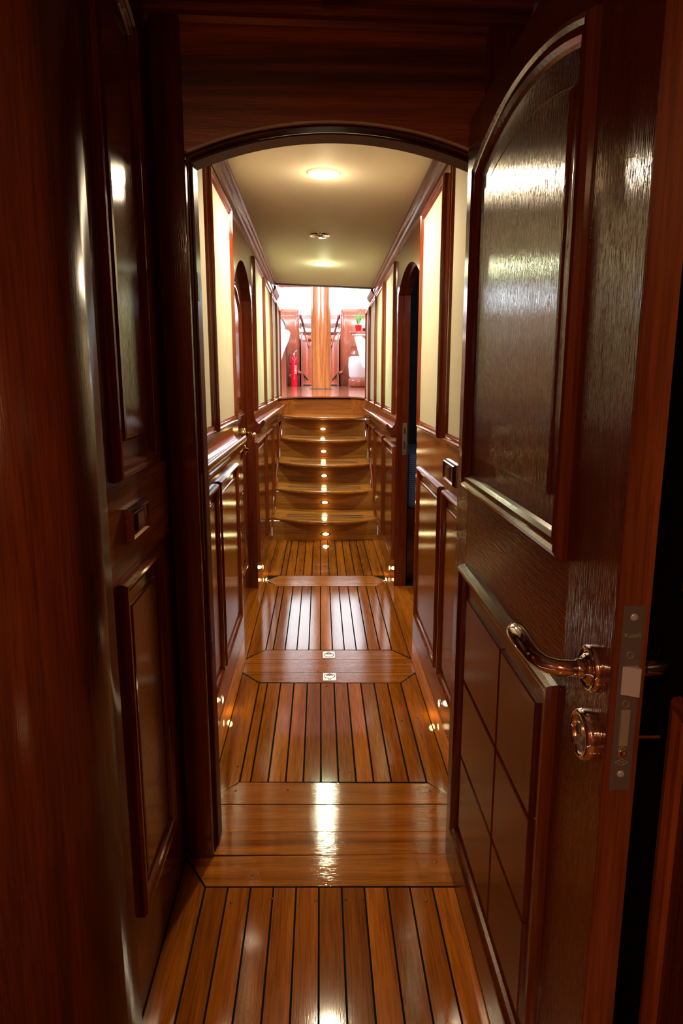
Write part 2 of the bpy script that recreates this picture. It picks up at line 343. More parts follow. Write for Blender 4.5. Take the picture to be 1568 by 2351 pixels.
MRAIL = wood('mahogany_cross_rail_lit', (0.24, 0.062, 0.012), (0.42, 0.125, 0.022), 'y', 0.14, bump=0.0)  # orange of the lamplit rail put into the wood colour
MB().prism([(1.95, 0.963), (3.46, 0.963), (3.46, 1.148), (1.95, 1.148)], mR, 0.0, 0.0007).build('mid_rail', MRAIL, wr)
MB().prism([(4.50, 0.95), (7.44, 0.95), (7.44, 1.148), (4.50, 1.148)], mR, 0.0, 0.0007).build('mid_rail', MH, wr)
for y0, y1 in [(2.05, 2.73), (2.79, 3.405), (4.49, 5.20), (5.30, 5.97)]:
    raised_panel(wl, rect(y0, y1, 0.165, 0.978 if y0 < 5 else 0.97), mL)
raised_panel(wl, [(6.10, 0.24), (6.68, 0.60), (6.68, 0.97), (6.10, 0.97)], mL)
raised_panel(wl, [(6.78, 0.66), (7.36, 0.90), (7.36, 0.97), (6.78, 0.97)], mL)
for y0, y1 in [(2.05, 2.665), (2.745, 3.385), (4.53, 5.20), (5.34, 6.06)]:
    raised_panel(wr, rect(y0, y1, 0.165, 0.96 if y0 < 4 else 0.945), mR)
raised_panel(wr, [(6.17, 0.24), (6.76, 0.60), (6.76, 0.945), (6.17, 0.945)], mR)
raised_panel(wr, [(6.84, 0.66), (7.40, 0.88), (7.40, 0.945), (6.84, 0.945)], mR)
# cornice
MCOR = wood('mahogany_cornice', (0.055, 0.011, 0.004), (0.11, 0.022, 0.008), 'y', 0.18, bump=0.0, ior=1.45)
CO = [(0, 2.215), (0.006, 2.215), (0.010, 2.232), (0.018, 2.238), (0.020, 2.262), (0.030, 2.268), (0.032, 2.285), (0.040, 2.29), (0.040, 2.36), (0, 2.36)]
for mp, nm, dz, side in ((mL, 'trim_1', 0.0, 'left'), (mR, 'trim_2', -0.018, 'right')):
    o = MB().sweep(CO, [(1.90, 0.024+dz), (6.40, -0.075+dz)], mp).sweep([(0, 2.215), (0.012, 2.222), (0.030, 2.250), (0.034, 2.262), (0.034, 2.30), (0, 2.30)], [(6.40, -0.075+dz), (6.95, -0.088+dz)], mp).build(nm, MCOR)
    struct(o, 'dark mahogany cornice along the top of the %s corridor wall' % side, 'cornice')
# handrail shelf (cove rail)
RAIL = [(0, 0.055), (0.002, 0.040), (0.005, 0.026), (0.010, 0.013), (0.017, 0.002), (0.025, -0.006), (0.034, -0.009), (0.042, -0.005), (0.048, 0.004), (0.052, 0.012), (0.057, 0.016), (0.063, 0.014), (0.067, 0.007), (0.068, -0.003), (0.065, -0.014), (0.058, -0.026), (0.048, -0.038), (0.040, -0.048), (0.036, -0.058), (0.034, -0.070), (0, -0.076)]
def rail(mp, y0, y1, z, nm, lab):
    o = MB().sweep([(d, q+z) for d, q in RAIL], [(y0, 0), (y0+0.002, 0), (y1-0.002, -0.006), (y1, -0.006)], mp).build(nm, MH)
    for p in o.data.polygons: p.use_smooth = len(p.vertices) == 4
    struct(o, lab, 'handrail')
rail(mL, 1.96, 3.33, 1.112, 'trim_3', 'mahogany cove handrail on the near left wall before the closed door')
rail(mL, 4.43, 7.46, 1.112, 'trim_4', 'mahogany cove handrail on the left wall beyond the closed door')
rail(mR, 4.47, 7.46, 1.082, 'trim_5', 'mahogany cove handrail on the right wall beyond the open doorway')
# rear parts of jamb around left door
def arch_jamb(mp, door, d0, d1, nm, lab, wdt=0.0):
    pass
# ceiling of the corridor
cb = MB()
def zc(x, y): return 2.283-0.0245*(y-3)-0.02*(x/0.5)
xs_, y0_, y1_ = (XL-0.02, XR+0.02), 1.86, 6.36
cb.add([(xs_[0], y0_, zc(xs_[0], y0_)), (xs_[1], y0_, zc(xs_[1], y0_)), (xs_[1], y1_, zc(xs_[1], y1_)), (xs_[0], y1_, zc(xs_[0], y1_)),
        (xs_[0], y0_, 2.5), (xs_[1], y0_, 2.5), (xs_[1], y1_, 2.5), (xs_[0], y1_, 2.5)], [(0,3,2,1),(4,5,6,7),(0,1,5,4),(1,2,6,5),(2,3,7,6),(3,0,4,7)])
ceil = cb.build('ceiling', CEIL); struct(ceil, 'cream corridor ceiling with recessed downlights', 'ceiling')
o = MB()
o.add([(XL, 6.355, zc(XL, 6.36)-0.012), (XR, 6.355, zc(XR, 6.36)-0.012), (XR, 6.385, zc(XR, 6.36)-0.012), (XL, 6.385, zc(XL, 6.36)-0.012),
       (XL, 6.355, 2.45), (XR, 6.355, 2.45), (XR, 6.385, 2.45), (XL, 6.385, 2.45)], [(0,3,2,1),(4,5,6,7),(0,1,5,4),(1,2,6,5),(2,3,7,6),(3,0,4,7)])
struct(o.build('trim_6', plain('grey_trim', (0.12, 0.12, 0.14), 0.5)), 'dark grey strip closing the far edge of the ceiling', 'trim')

# ================================================================== DOWNLIGHTS
def downlight(x, y, r, lit, label, energy, col):
    z = zc(x, y)
    t = thing('ceiling_downlight', label, 'ceiling light', (x, y, z), 'recessed downlights in the corridor ceiling')
    MB().lathe([(r*1.00, 0.001), (r*0.98, -0.006), (r*0.86, -0.009), (r*0.74, -0.008), (r*0.66, -0.004), (r*0.60, 0.012)], (x, y, z), (0, 0, 1), 48).build('trim_ring', CHROME if lit is None else plain('lit_ring', (0.9, 0.85, 0.7), 0.3, emit=lit[2], estr=1.0), t)
    if lit is None:
        MB().lathe([(r*0.62, -0.003), (r*0.50, -0.009), (r*0.40, -0.004)], (x, y, z), (0, 0, 1), 40).build('inner_ring', CHROMEB, t)
        b = MB(); b.lathe([(0, -0.012), (r*0.30, -0.012), (r*0.34, -0.002)], (x, y, z), (0, 0, 1), 32)
        b.box(x-0.004, x+0.004, y-r*0.6, y+r*0.6, z-0.008, z-0.003); b.box(x-r*0.6, x+r*0.6, y-0.004, y+0.004, z-0.008, z-0.003)
        b.box(x+r*0.2, x+r*0.32, y-r*0.55, y-r*0.3, z-0.022, z-0.002)
        b.build('swivel_bezel', CHROMEB, t); return t
    MB().lathe([(0, -0.004), (r*0.61, -0.004)], (x, y, z), (0, 0, 1), 40).build('lamp_lens', lit[1], t)
    l = bpy.data.lights.new('downlight_bulb', 'SPOT'); l.energy = energy; l.color = col; l.spot_size = math.radians(176); l.spot_blend = 0.55; l.shadow_soft_size = r*0.5
    lo = bpy.data.objects.new('downlight_bulb', l); C.objects.link(lo); lo.location = (0, 0, -0.02); lo.parent = t
    l = bpy.data.lights.new('downlight_glow', 'POINT'); l.energy = energy*0.022; l.color = col; l.shadow_soft_size = 0.03
    lo = bpy.data.objects.new('downlight_glow', l); C.objects.link(lo); lo.location = (0, 0, -0.09); lo.parent = t
    return t
downlight(0.022, 3.23, 0.072, (1, LWARM, (1.0, 0.8, 0.42)), 'lit warm downlight nearest the arch, first of the three ceiling lights', 80, (1.0, 0.80, 0.52))
downlight(0.003, 4.42, 0.066, None, 'unlit chrome downlight in the middle of the corridor ceiling', 0, None)
downlight(0.028, 5.33, 0.070, (1, LCOOL, (0.86, 1.0, 0.66)), 'lit greenish-white downlight nearest the stairs', 80, (0.92, 1.0, 0.60))

# ================================================================== BULKHEAD WITH ARCH (near end of the corridor)
mB = lambda s, t, d: (s, 1.80-d, t)
bh = MB()
X0, X1, ZS, RI = -0.325, 0.402, 1.935, 0.072
arc = arc_pts(X0, X1, ZS, RI, 28)
bh.prism([(X0, 2.45), (X0, ZS)]+arc[::-1][1:-1]+[(X1, ZS), (X1, 2.45)], mB, 0, -0.07)
blk = bh.build('wall_front', MX); struct(blk, 'mahogany bulkhead panel above the arched opening', 'wall')
bj = MB(); bj.prism(rect(-0.398, X0, 0, 2.45), mB, 0.004, -0.07).prism(rect(X1, 0.50, 0, 2.45), mB, 0.004, -0.07)
bj.prism(rect(-1.4, -0.398, 0, 2.45), mB, -0.02, -0.10).prism(rect(0.50, 1.5, 0, 2.45), mB, -0.02, -0.10)
bj.build('door_post', MV, blk, bevel=0.003)
# rebate / stop moulding following jamb and arch (two steps)
MLIN = wood('mahogany_lining', (0.07, 0.012, 0.004), (0.15, 0.03, 0.008), 'z', 0.28, bump=0.05, ior=1.38, coat=0.35)
def liner(x0, x1, zs, ri, y0, y1, wd, nm):
    a = arc_pts(x0, x1, zs, ri, 28); b_ = arc_pts(x0+wd, x1-wd, zs-0.004, ri, 28)
    outer = [(x1, 0)]+a+[(x0, 0)]; inner = [(x1-wd, 0)]+b_+[(x0+wd, 0)]
    m = MB(); n = len(outer); v = []
    for yy in (y0, y1): v += [(p[0], yy, p[1]) for p in outer]+[(p[0], yy, p[1]) for p in inner]
    f = []
    for i in range(n-1):
        f += [(i, i+1, n+i+1, n+i), (2*n+i, 2*n+i+1, 3*n+i+1, 3*n+i), (n+i, n+i+1, 3*n+i+1, 3*n+i), (i, i+1, 2*n+i+1, 2*n+i)]
    m.add(v, f); return m.build(nm, MLIN, blk)
liner(X0-0.004, X1+0.004, ZS, RI, 1.828, 1.87, 0.006, 'door_lining')
liner(X0+0.002, X1-0.002, ZS-0.006, RI-0.004, 1.855, 1.92, 0.007, 'door_stop')
MB().box(-0.3195, -0.3150, 1.858, 1.885, 1.595, 1.665).build('hinge_leaf', BLKR, blk)
MB().box(-0.3195, -0.3150, 1.858, 1.885, 0.60, 0.655).build('hinge_leaf', BLKR, blk)
b = MB(); b.box(-0.3240, -0.3215, 1.835, 1.853, 0.90, 1.145); b.build('strike_plate', BRASSD, blk)
b = MB(); b.box(-0.3225, -0.3208, 1.839, 1.849, 1.05, 1.10).box(-0.3225, -0.3208, 1.839, 1.849, 0.94, 1.00); b.build('strike_slot', BLKR, blk)
# cornice above, near ceiling, beam
CF = [(0, 2.205), (0.004, 2.218), (0.018, 2.222), (0.020, 2.238), (0.034, 2.243), (0.036, 2.255), (0.046, 2.258), (0.046, 2.30), (0, 2.30)]
mBc = lambda s, t, d: (s, 1.80-d, t-0.022*(s-0.0))
struct(MB().sweep(CF, [(-0.41, 0.003), (0.50, 0.003)], mBc).build('trim_7', MX), 'dark moulded cornice across the top of the bulkhead', 'cornice')
o = MB().box(-1.4, 1.5, -1.5, 1.80, 2.262, 2.32).build('ceiling_near', plain('near_ceiling_vinyl', (0.62, 0.52, 0.38), 0.5, bump=0.3, bscale=40)); struct(o, 'cream cabin ceiling at the very top of the photo', 'ceiling')
MB().box(0.010, 0.072, -1.5, 1.76, 2.236, 2.262).build('ceiling_batten', MH, o)

# ================================================================== NEAR CABIN, LEFT
XN = -0.405
mN = lambda s, t, d: (XN+d, s, t)
nl = MB(); nl.prism(rect(1.25, 1.80, 0, 2.262), mN, 0, -0.03)
nw = nl.build('wall_near_left', MV); struct(nw, 'near left panelled wall of the cabin with a small chrome switch', 'wall')
pl = MB(); R_ = 0.13; pts = [(XN, 1.248)]+[(XN-R_+R_*math.cos(a), 1.20-R_*math.sin(a)) for a in [math.pi/2*k/14 for k in range(15)]]+[(-1.4, 1.07)]
v = []
for x, y in pts: v += [(x, y, 0), (x, y, 2.262)]
pl.add(v, [(2*i, 2*i+2, 2*i+3, 2*i+1) for i in range(len(pts)-1)], smooth=True)
v2 = [(x-0.02, y+0.02, z) for x, y, z in v]
o = pl.build('wall_near_post', MPILLAR); struct(o, 'rounded reddish mahogany corner post at the left edge', 'wall')
sld = o.modifiers.new('thick', 'SOLIDIFY'); sld.thickness = 0.012; sld.offset = -1
UPN = archpoly(1.335, 1.665, 1.195, 2.13, 0.05)
frame(nw, UPN, mN)
MB().ring(UPN, [(0.036, 0.002), (0.075, 0.002), (0.079, 0.006), (0.088, 0.007)], mN, fill=True).build('raised_panel', MV, nw)
MB().prism(rect(1.252, 1.79, 0.995, 1.19), mN, 0.0, 0.0008).build('mid_rail', wood('mahogany_mid_rail_lit', (0.20, 0.045, 0.009), (0.46, 0.14, 0.026), 'y', 0.2, bump=0.05, coat=0.5), nw)  # brighter rail wood, raised further to show lamplight from the corridor
raised_panel(nw, rect(1.32, 1.655, 0.225, 0.992), mN)

def switch(mp, y0, y1, z0, z1, label, x, sgn):
    yc, zc_ = (y0+y1)/2, (z0+z1)/2
    t = thing('wall_switch', label, 'switch', (x, yc, zc_), 'chrome wall switches')
    pr = [(0, 0), (0.0, 0.008), (0.006, 0.019), (0.010, 0.020), (0.015, 0.015), (0.018, 0.010)]
    MB().ring(rect(y0, y1, z0, z1), pr, mp).build('chrome_frame', CHROME, t)
    MB().prism(rect(y0+0.016, y1-0.016, z0+0.016, z1-0.016), mp, 0.001, 0.012).build('base_plate', CHROMEB, t)
    MB().prism([(yc-0.026, z0+0.018), (yc+0.026, z0+0.018), (yc+0.026, z1-0.018), (yc-0.026, z1-0.018)], mp, 0.012, 0.019).build('rocker', wood('rocker_wood', (0.08, 0.02, 0.006), (0.2, 0.05, 0.015), 'z', 0.1), t, bevel=0.002)
    return t
switch(mN, 1.375, 1.525, 1.060, 1.135, 'chrome framed wooden rocker switch on the near left wall panel', XN, 1)
switch(mR, 2.42, 2.63, 1.005, 1.088, 'chrome framed switch on the right corridor wall beside the open door', XR, -1)

# near cabin right wall behind the open door + back walls
mQ = lambda s, t, d: (0.52-d, s, t)
nr = MB(); nr.prism(rect(-1.5, 1.80, 0, 2.262), mQ, 0, -0.03); nrw = nr.build('wall_near_right', plain('unlit_wall_black', (0.010, 0.004, 0.003), 0.35)); struct(nrw, 'panelled cabin wall behind the open door at the right edge, shade painted black', 'wall')  # near-black base colour stands in for the unlit gap behind the door
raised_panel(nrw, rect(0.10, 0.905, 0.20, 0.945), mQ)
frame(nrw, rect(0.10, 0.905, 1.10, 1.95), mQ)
o = MB().box(-1.4, 1.5, -1.5, -1.46, 0, 2.262).box(-1.44, -1.40, -1.5, 1.9, 0, 2.262).build('wall_back', MX); struct(o, 'cabin wall behind the viewpoint', 'wall')
# cabin lamp behind the viewpoint
t = thing('cabin_lamp', 'small warm ceiling lamp in the near cabin, outside the picture', 'ceiling light', (-0.55, -1.15, 2.262))
MB().lathe([(0.10, 0), (0.10, -0.012), (0.085, -0.016)], (-0.55, -1.15, 2.262), (0, 0, 1), 32).build('lamp_rim', BRASS, t)
MB().lathe([(0, -0.015), (0.085, -0.015)], (-0.55, -1.15, 2.262), (0, 0, 1), 32).build('lamp_lens', plain('cabin_lamp_glow', (1, 1, 1), 0.5, emit=(1, 0.62, 0.30), estr=12), t)
l = bpy.data.lights.new('cabin_bulb', 'AREA'); l.shape = 'DISK'; l.size = 0.2; l.energy = 38; l.color = (1.0, 0.60, 0.28)
lo = bpy.data.objects.new('cabin_bulb', l); C.objects.link(lo); lo.location = (0, 0, -0.03); lo.parent = t

# ================================================================== OPEN DOOR (right)
DX, DXB = 0.365, 0.408
mD = lambda s, t, d: (DX-d, s, t)
DY0, DY1, DZ0, DZ1 = 0.795, 1.792, 0.008, 2.005
door = thing('door_1', 'large open mahogany panelled door with chrome lever handle, foreground right', 'door', (DX+0.02, DY1, 0), None, 'structure')
s1 = 0.165; s2 = 0.13
b = MB(); b.box(DX, DXB, DY0+0.001, DY0+s1, DZ0, DZ1).box(DX, DXB, DY1-s2, DY1, DZ0, DZ1); b.build('stile', MDOOR, door)
b = MB(); b.box(DX+0.0003, DXB, DY0+s1, DY1-s2, 0.93, 1.135).box(DX+0.0003, DXB, DY0+s1, DY1-s2, DZ0, 0.16); b.build('rail', MDOORY, door)
b = MB(); b.box(DX+0.0002, DXB, DY0+s1, DY1-s2, 1.135, DZ1); b.box(DX+0.0002, DXB, DY0+s1, DY1-s2, 0.16, 0.93); b.build('panel_backing', MDOORY, door)
MB().box(DX+0.0005, DXB-0.0005, DY0-0.001, DY0+0.0012, DZ0, DZ1).build('door_edge', MEDGE, door)
UY0, UY1 = DY0+s1+0.012, DY1-s2+0.012
PD = [(0, 0), (0.001, 0.008), (0.006, 0.016), (0.013, 0.0185), (0.019, 0.014), (0.022, 0.0145), (0.030, 0.0150), (0.036, 0.008), (0.040, 0.002)]
up_ = archpoly(UY0, UY1, 1.130, 1.868, 0.058, 28)
MB().ring(up_, PD, mD).build('upper_panel_moulding', MMD, door)
MB().ring(up_, [(0.038, 0.0018), (0.085, 0.0018), (0.088, 0.0045), (0.094, 0.0055)], mD, fill=True).build('upper_panel', MDOOR, door)
lo_ = rect(UY0, UY1, 0.165, 0.932)
MB().ring(lo_, PROF_LO, mD).build('lower_panel_moulding', MMD, door)
# lower raised panel of six fielded blocks: grooves between
MB().ring(lo_, [(0.029, 0.0015), (0.062, 0.0015)], mD, fill=True).build('lower_panel_ground', MV, door)
fy0, fy1, fz0, fz1 = UY0+0.072, UY1-0.135, 0.235, 0.868
fy1 = UY1-0.075
cols = [fy0, 1.275, fy1]; rows = [fz0, 0.44, 0.648, fz1]
b = MB()
for i in range(2):
    for j in range(3):
        q = inset(rect(cols[i], cols[i+1], rows[j], rows[j+1]), 0.0028)
        b.ring(q, [(0, 0.0015), (0.0, 0.0065), (0.004, 0.0085)], mD, fill=True)
b.build('lower_panel_field', wood('door_lower_field', (0.065, 0.009, 0.003), (0.14, 0.024, 0.006), 'z', 0.17, bump=0.08), door)
# lever handle
HZ, HY = 1.016, 0.848
def lever(parent, x, sg, name):
    """sg=-1: sticks out towards -x"""
    h = MB(); h.lathe([(0.032, 0), (0.0325, 0.004), (0.031, 0.009), (0.027, 0.011), (0.0245, 0.0085), (0.0205, 0.0085), (0.0195, 0.013), (0.0145, 0.016)], (x, HY, HZ), (sg, 0, 0), 40)
    ro = h.build('handle_rose', CHROME, parent)
    g = MB(); pts = [(0.010, 0, 0), (0.030, 0.0, 0.0), (0.046, 0.003, 0.0), (0.060, 0.014, 0.0), (0.069, 0.034, 0.002), (0.073, 0.062, 0.006), (0.074, 0.092, 0.009), (0.073, 0.118, 0.008), (0.070, 0.136, 0.004), (0.068, 0.142, 0.002)]
    rad = [0.0125, 0.0115, 0.0112, 0.0115, 0.0122, 0.0135, 0.0150, 0.0140, 0.009, 0.002]
    P = []
    for k in range(len(pts)-1):
        for u in (0, 0.5): P.append([pts[k][i]*(1-u)+pts[k+1][i]*u for i in range(3)]+[rad[k]*(1-u)+rad[k+1]*u])
    P.append(list(pts[-1])+[rad[-1]])
    g.tube([(x+sg*p[0], HY+p[1], HZ+p[2]) for p in P], [p[3] for p in P], 20)
    g.lathe([(0.0135, 0.010), (0.0135, 0.022), (0.012, 0.025)], (x, HY, HZ), (sg, 0, 0), 28)
    g.build(name, CHROME, ro)
lever(door, DX, -1, 'lever'); lever(door, DXB, 1, 'lever')
# deadlock escutcheon (oval)
KZ, KY = 0.916, 0.854
def oval(b, prof, x, sg, ry, rz, y=KY, z=KZ, seg=40, fill=False):
    vv = []
    for d, h in prof:
        for k in range(seg):
            a = 2*math.pi*k/seg; vv.append((x+sg*h, y+(ry-d)*math.cos(a), z+(rz-d)*math.sin(a)))
    n = len(prof); f = [(i*seg+k, i*seg+(k+1) % seg, (i+1)*seg+(k+1) % seg, (i+1)*seg+k) for i in range(n-1) for k in range(seg)]
    if fill: f.append([(n-1)*seg+k for k in range(seg)])
    b.add(vv, f, smooth=True)
b = MB(); oval(b, [(0, 0), (0, 0.006), (0.003, 0.012), (0.008, 0.013), (0.011, 0.009), (0.012, 0.004)], DX, -1, 0.036, 0.036)
es = b.build('key_escutcheon', CHROME, door)
b = MB(); oval(b, [(0, 0.003), (0.001, 0.004)], DX, -1, 0.026, 0.026, fill=True); b.build('escutcheon_plate', CHROMEB, es)
b = MB(); b.lathe([(0.0105, 0), (0.0105, 0.012), (0.008, 0.013), (0.006, 0.0115), (0, 0.0115)], (DX, KY, KZ+0.008), (-1, 0, 0), 24); b.box(DX-0.010, DX, KY-0.0055, KY+0.0055, KZ-0.024, KZ+0.003); b.build('lock_cylinder', CHROMEB, es)
b = MB(); b.lathe([(0.02, 0), (0.02, 0.008), (0.006, 0.012), (0.005, 0.02)], (DXB, KY, KZ), (1, 0, 0), 24); b.box(DXB+0.018, DXB+0.055, KY-0.010, KY+0.010, KZ-0.002, KZ+0.002); b.build('thumb_turn', BRASS, door)
# faceplate on the free edge
fp = MB(); PX0, PX1, PZ0, PZ1 = 0.3735, 0.4005, 0.868, 1.124
PZ0, PZ1 = 0.870, 1.122
fp = MB().box(PX0, PX1, DY0-0.0028, DY0, PZ0, PZ1).build('lock_faceplate', STEELD, door, bevel=0.0004)
for z in (PZ1-0.014, PZ0+0.024):
    b = MB(); b.lathe([(0.0048, 0), (0.0048, 0.0012), (0.0035, 0.0018), (0, 0.0016)], ((PX0+PX1)/2, DY0-0.0028, z), (0, -1, 0), 20)
    s_ = b.build('faceplate_screw', SATIN, fp)
b = MB(); b.lathe([(0.0055, 0), (0.0055, 0.0010), (0.004, 0.0016), (0.003, 0.0006), (0, 0.0006)], ((PX0+PX1)/2, DY0-0.0028, PZ0+0.053), (0, -1, 0), 20); b.build('faceplate_bolt', BRASS, fp)
b = MB(); lz0, lz1 = 1.005, 1.043   # latch: wedge
b.add([(PX0+0.0045, DY0-0.0028, lz0), (PX1-0.003, DY0-0.0028, lz0), (PX1-0.003, DY0-0.0028, lz1), (PX0+0.0045, DY0-0.0028, lz1), (PX1-0.003, DY0-0.0125, lz0), (PX1-0.003, DY0-0.0125, lz1)],
      [(0, 1, 2, 3), (0, 4, 5, 3), (1, 4, 5, 2), (0, 4, 1), (3, 5, 2)]); b.build('latch_bolt', SATIN, fp)
MB().box(PX0+0.0075, PX0+0.0185, DY0-0.0042, DY0-0.002, 0.934, 0.984).build('dead_bolt', plain('pale_steel', (0.62, 0.60, 0.54), 0.5, 0.8), fp)
# maker marking and standards mark
def text(body, size, loc, name, parent, mat):
    cu = bpy.data.curves.new(name, 'FONT'); cu.body = body; cu.size = size; cu.align_x = 'CENTER'; cu.align_y = 'CENTER'; cu.extrude = 0.0001
    t_ = bpy.data.objects.new(name+'_tmp', cu); C.objects.link(t_); bpy.context.view_layer.update()
    dg = bpy.context.evaluated_depsgraph_get(); me = bpy.data.meshes.new_from_object(t_.evaluated_get(dg)); bpy.data.objects.remove(t_)
    me.transform(Matrix.Translation(loc) @ Matrix.Rotation(math.pi/2, 4, 'X')); me.materials.clear(); me.materials.append(mat)
    o_ = bpy.data.objects.new(name, me); C.objects.link(o_); o_.parent = parent
    if parent.parent or any(parent.location): o_.matrix_parent_inverse = Matrix.Translation(door.location).inverted() if parent.parent is None else Matrix.Identity(4)
    return o_
# faceplate local frame equals world coordinates (parent inverse handled below)
ot = text('Kuzeli', 0.0085, ((PX0+PX1)/2, DY0-0.0030, 1.084), 'maker_marking', fp, ENGR)
ot2 = text('TSE', 0.0038, ((PX0+PX1)/2, DY0-0.0030, 0.9105), 'standards_marking', fp, ENGR)
b = MB(); xm, zm = (PX0+PX1)/2, 0.9105; dm = lambda k: [(xm-0.009*k, zm), (xm, zm-0.0048*k), (xm+0.009*k, zm), (xm, zm+0.0048*k)]
b.ring(dm(1), [(0, 0), (0.0, 0.0003), (0.0006, 0.0003), (0.0006, 0)], lambda s, t_, d: (s, DY0-0.0028-d, t_)); b.build('standards_diamond', ENGR, fp)
for z in (1.058, 0.992, 0.918): 
    MB().lathe([(0.0045, 0), (0.0045, 0.0003), (0.0040, 0.0003), (0.0040, 0)], ((PX0+PX1)/2-0.001, DY0-0.0028, z if z > 0.92 else 0.9335-0.006), (0, -1, 0), 20).build('pressed_ring', ENGR, fp)

# ================================================================== CLOSED DOOR (left) and frame
XD = XL-0.048
mE = lambda s, t, d: (XD+d, s, t)
d2 = thing('door_2', 'closed arched mahogany door in the left wall with a brass lever', 'door', (XD, 4.4, 0), None, 'structure')
lp = [(DL[0]-0.005, 0.01), (DL[1]+0.005, 0.01), (DL[1]+0.005, DL[2])]+arc_pts(DL[0]-0.005, DL[1]+0.005, DL[2], DL[3]+0.01, 16)[1:-1]+[(DL[0]-0.005, DL[2])]
MB().prism(lp, mE, 0, -0.022).build('door_leaf', MV, d2)
pu = archpoly(3.62, 4.16, 1.172, 1.78, 0.13)
frame(d2, pu, mE, PROF_UP, 'upper_panel_moulding')
MB().ring(pu, [(0.036, 0.002), (0.075, 0.002), (0.078, 0.005), (0.085, 0.006)], mE, fill=True).build('upper_panel', MV, d2)
pq = rect(3.62, 4.16, 0.235, 0.99); frame(d2, pq, mE, PROF_LO, 'lower_panel_moulding')
b = MB(); rr_ = [0.30, 0.52, 0.72, 0.925]
for i in range(2):
    for j in range(3):
        q = inset(rect([3.69, 3.90, 4.09][i], [3.69, 3.90, 4.09][i+1], rr_[j], rr_[j+1]), 0.003)
        b.ring(q, [(0, 0.001), (0, 0.005), (0.004, 0.007)], mE, fill=True)
b.build('lower_panel', MV, d2)
hy, hz = 4.24, 1.055
b = MB(); b.lathe([(0.036, 0), (0.036, 0.006), (0.030, 0.012), (0.022, 0.012), (0.016, 0.016)], (XD, hy, hz), (1, 0, 0), 28); hr = b.build('handle_rose', BRASS, d2)
g = MB(); pts = [(0.012, 0), (0.045, 0), (0.060, -0.008), (0.068, -0.035), (0.070, -0.09), (0.068, -0.13), (0.066, -0.14)]
g.tube([(XD+p[0], hy+p[1], hz+0.002) for p in pts], [0.011, 0.010, 0.010, 0.011, 0.014, 0.010, 0.003], 14); g.build('lever', BRASS, hr)
b = MB(); b.lathe([(0.034, 0), (0.034, 0.006), (0.028, 0.012), (0.020, 0.010), (0.014, 0.012), (0.014, 0.024), (0.0, 0.026)], (XD, hy, 0.955), (1, 0, 0), 28); b.box(XD+0.02, XD+0.04, hy-0.004, hy+0.004, 0.935, 0.975); b.build('key_escutcheon', BRASS, d2)

# ================================================================== RIGHT DOORWAY : lining, strike plate, cabin behind
jb = MB()
for a, c in ((DR[0], 1), (DR[1], -1)):
    pass
arc_o = [(DR[1], 0)]+[(DR[1], DR[2])]+arc_pts(DR[0], DR[1], DR[2], DR[3], 18)[1:-1]+[(DR[0], DR[2]), (DR[0], 0)]
arc_i = [(DR[1]-0.012, 0)]+[(DR[1]-0.012, DR[2])]+[(p[0], p[1]-0.012) for p in arc_pts(DR[0]+0.012, DR[1]-0.012, DR[2], DR[3], 18)[1:-1]]+[(DR[0]+0.012, DR[2]), (DR[0]+0.012, 0)]
n = len(arc_o); vv = []
for d in (-0.038, -0.078): vv += [mR(a, z, d) for a, z in arc_o]+[mR(a, z, d) for a, z in arc_i]
ff = []
for i in range(n-1): ff += [(i, i+1, n+i+1, n+i), (2*n+i, 2*n+i+1, 3*n+i+1, 3*n+i), (n+i, n+i+1, 3*n+i+1, 3*n+i)]
jb.add(vv, ff); o = jb.build('door_3', MV); struct(o, 'arched lining of the open doorway in the right wall', 'door frame')
sp = MB().box(XR+0.040, XR+0.068, DR[1]-0.0150, DR[1]-0.0118, 0.895, 1.105).build('strike_plate', plain('strike_steel', (0.55, 0.45, 0.34), 0.35, 1.0), o)
MB().box(XR+0.048, XR+0.060, DR[1]-0.0156, DR[1]-0.0148, 1.035, 1.075).box(XR+0.048, XR+0.060, DR[1]-0.0156, DR[1]-0.0148, 0.935, 0.985).build('strike_slot', BLKR, sp)
# dark cabin
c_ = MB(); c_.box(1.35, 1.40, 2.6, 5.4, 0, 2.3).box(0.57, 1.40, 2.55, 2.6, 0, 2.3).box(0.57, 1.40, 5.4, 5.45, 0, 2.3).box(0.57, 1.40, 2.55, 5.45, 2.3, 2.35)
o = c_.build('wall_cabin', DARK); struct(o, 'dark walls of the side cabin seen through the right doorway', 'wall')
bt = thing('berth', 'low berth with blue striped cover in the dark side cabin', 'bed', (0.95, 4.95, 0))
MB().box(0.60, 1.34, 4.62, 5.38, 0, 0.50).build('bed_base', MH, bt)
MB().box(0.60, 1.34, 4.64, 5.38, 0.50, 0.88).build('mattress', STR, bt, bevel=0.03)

area('berth_fill', (1.0, 3.2, 2.0), (-0.25, 1, -0.8), 0.25, 0.25, 5, (0.75, 0.85, 1.0))  # added fill aimed at the berth, no porthole is built
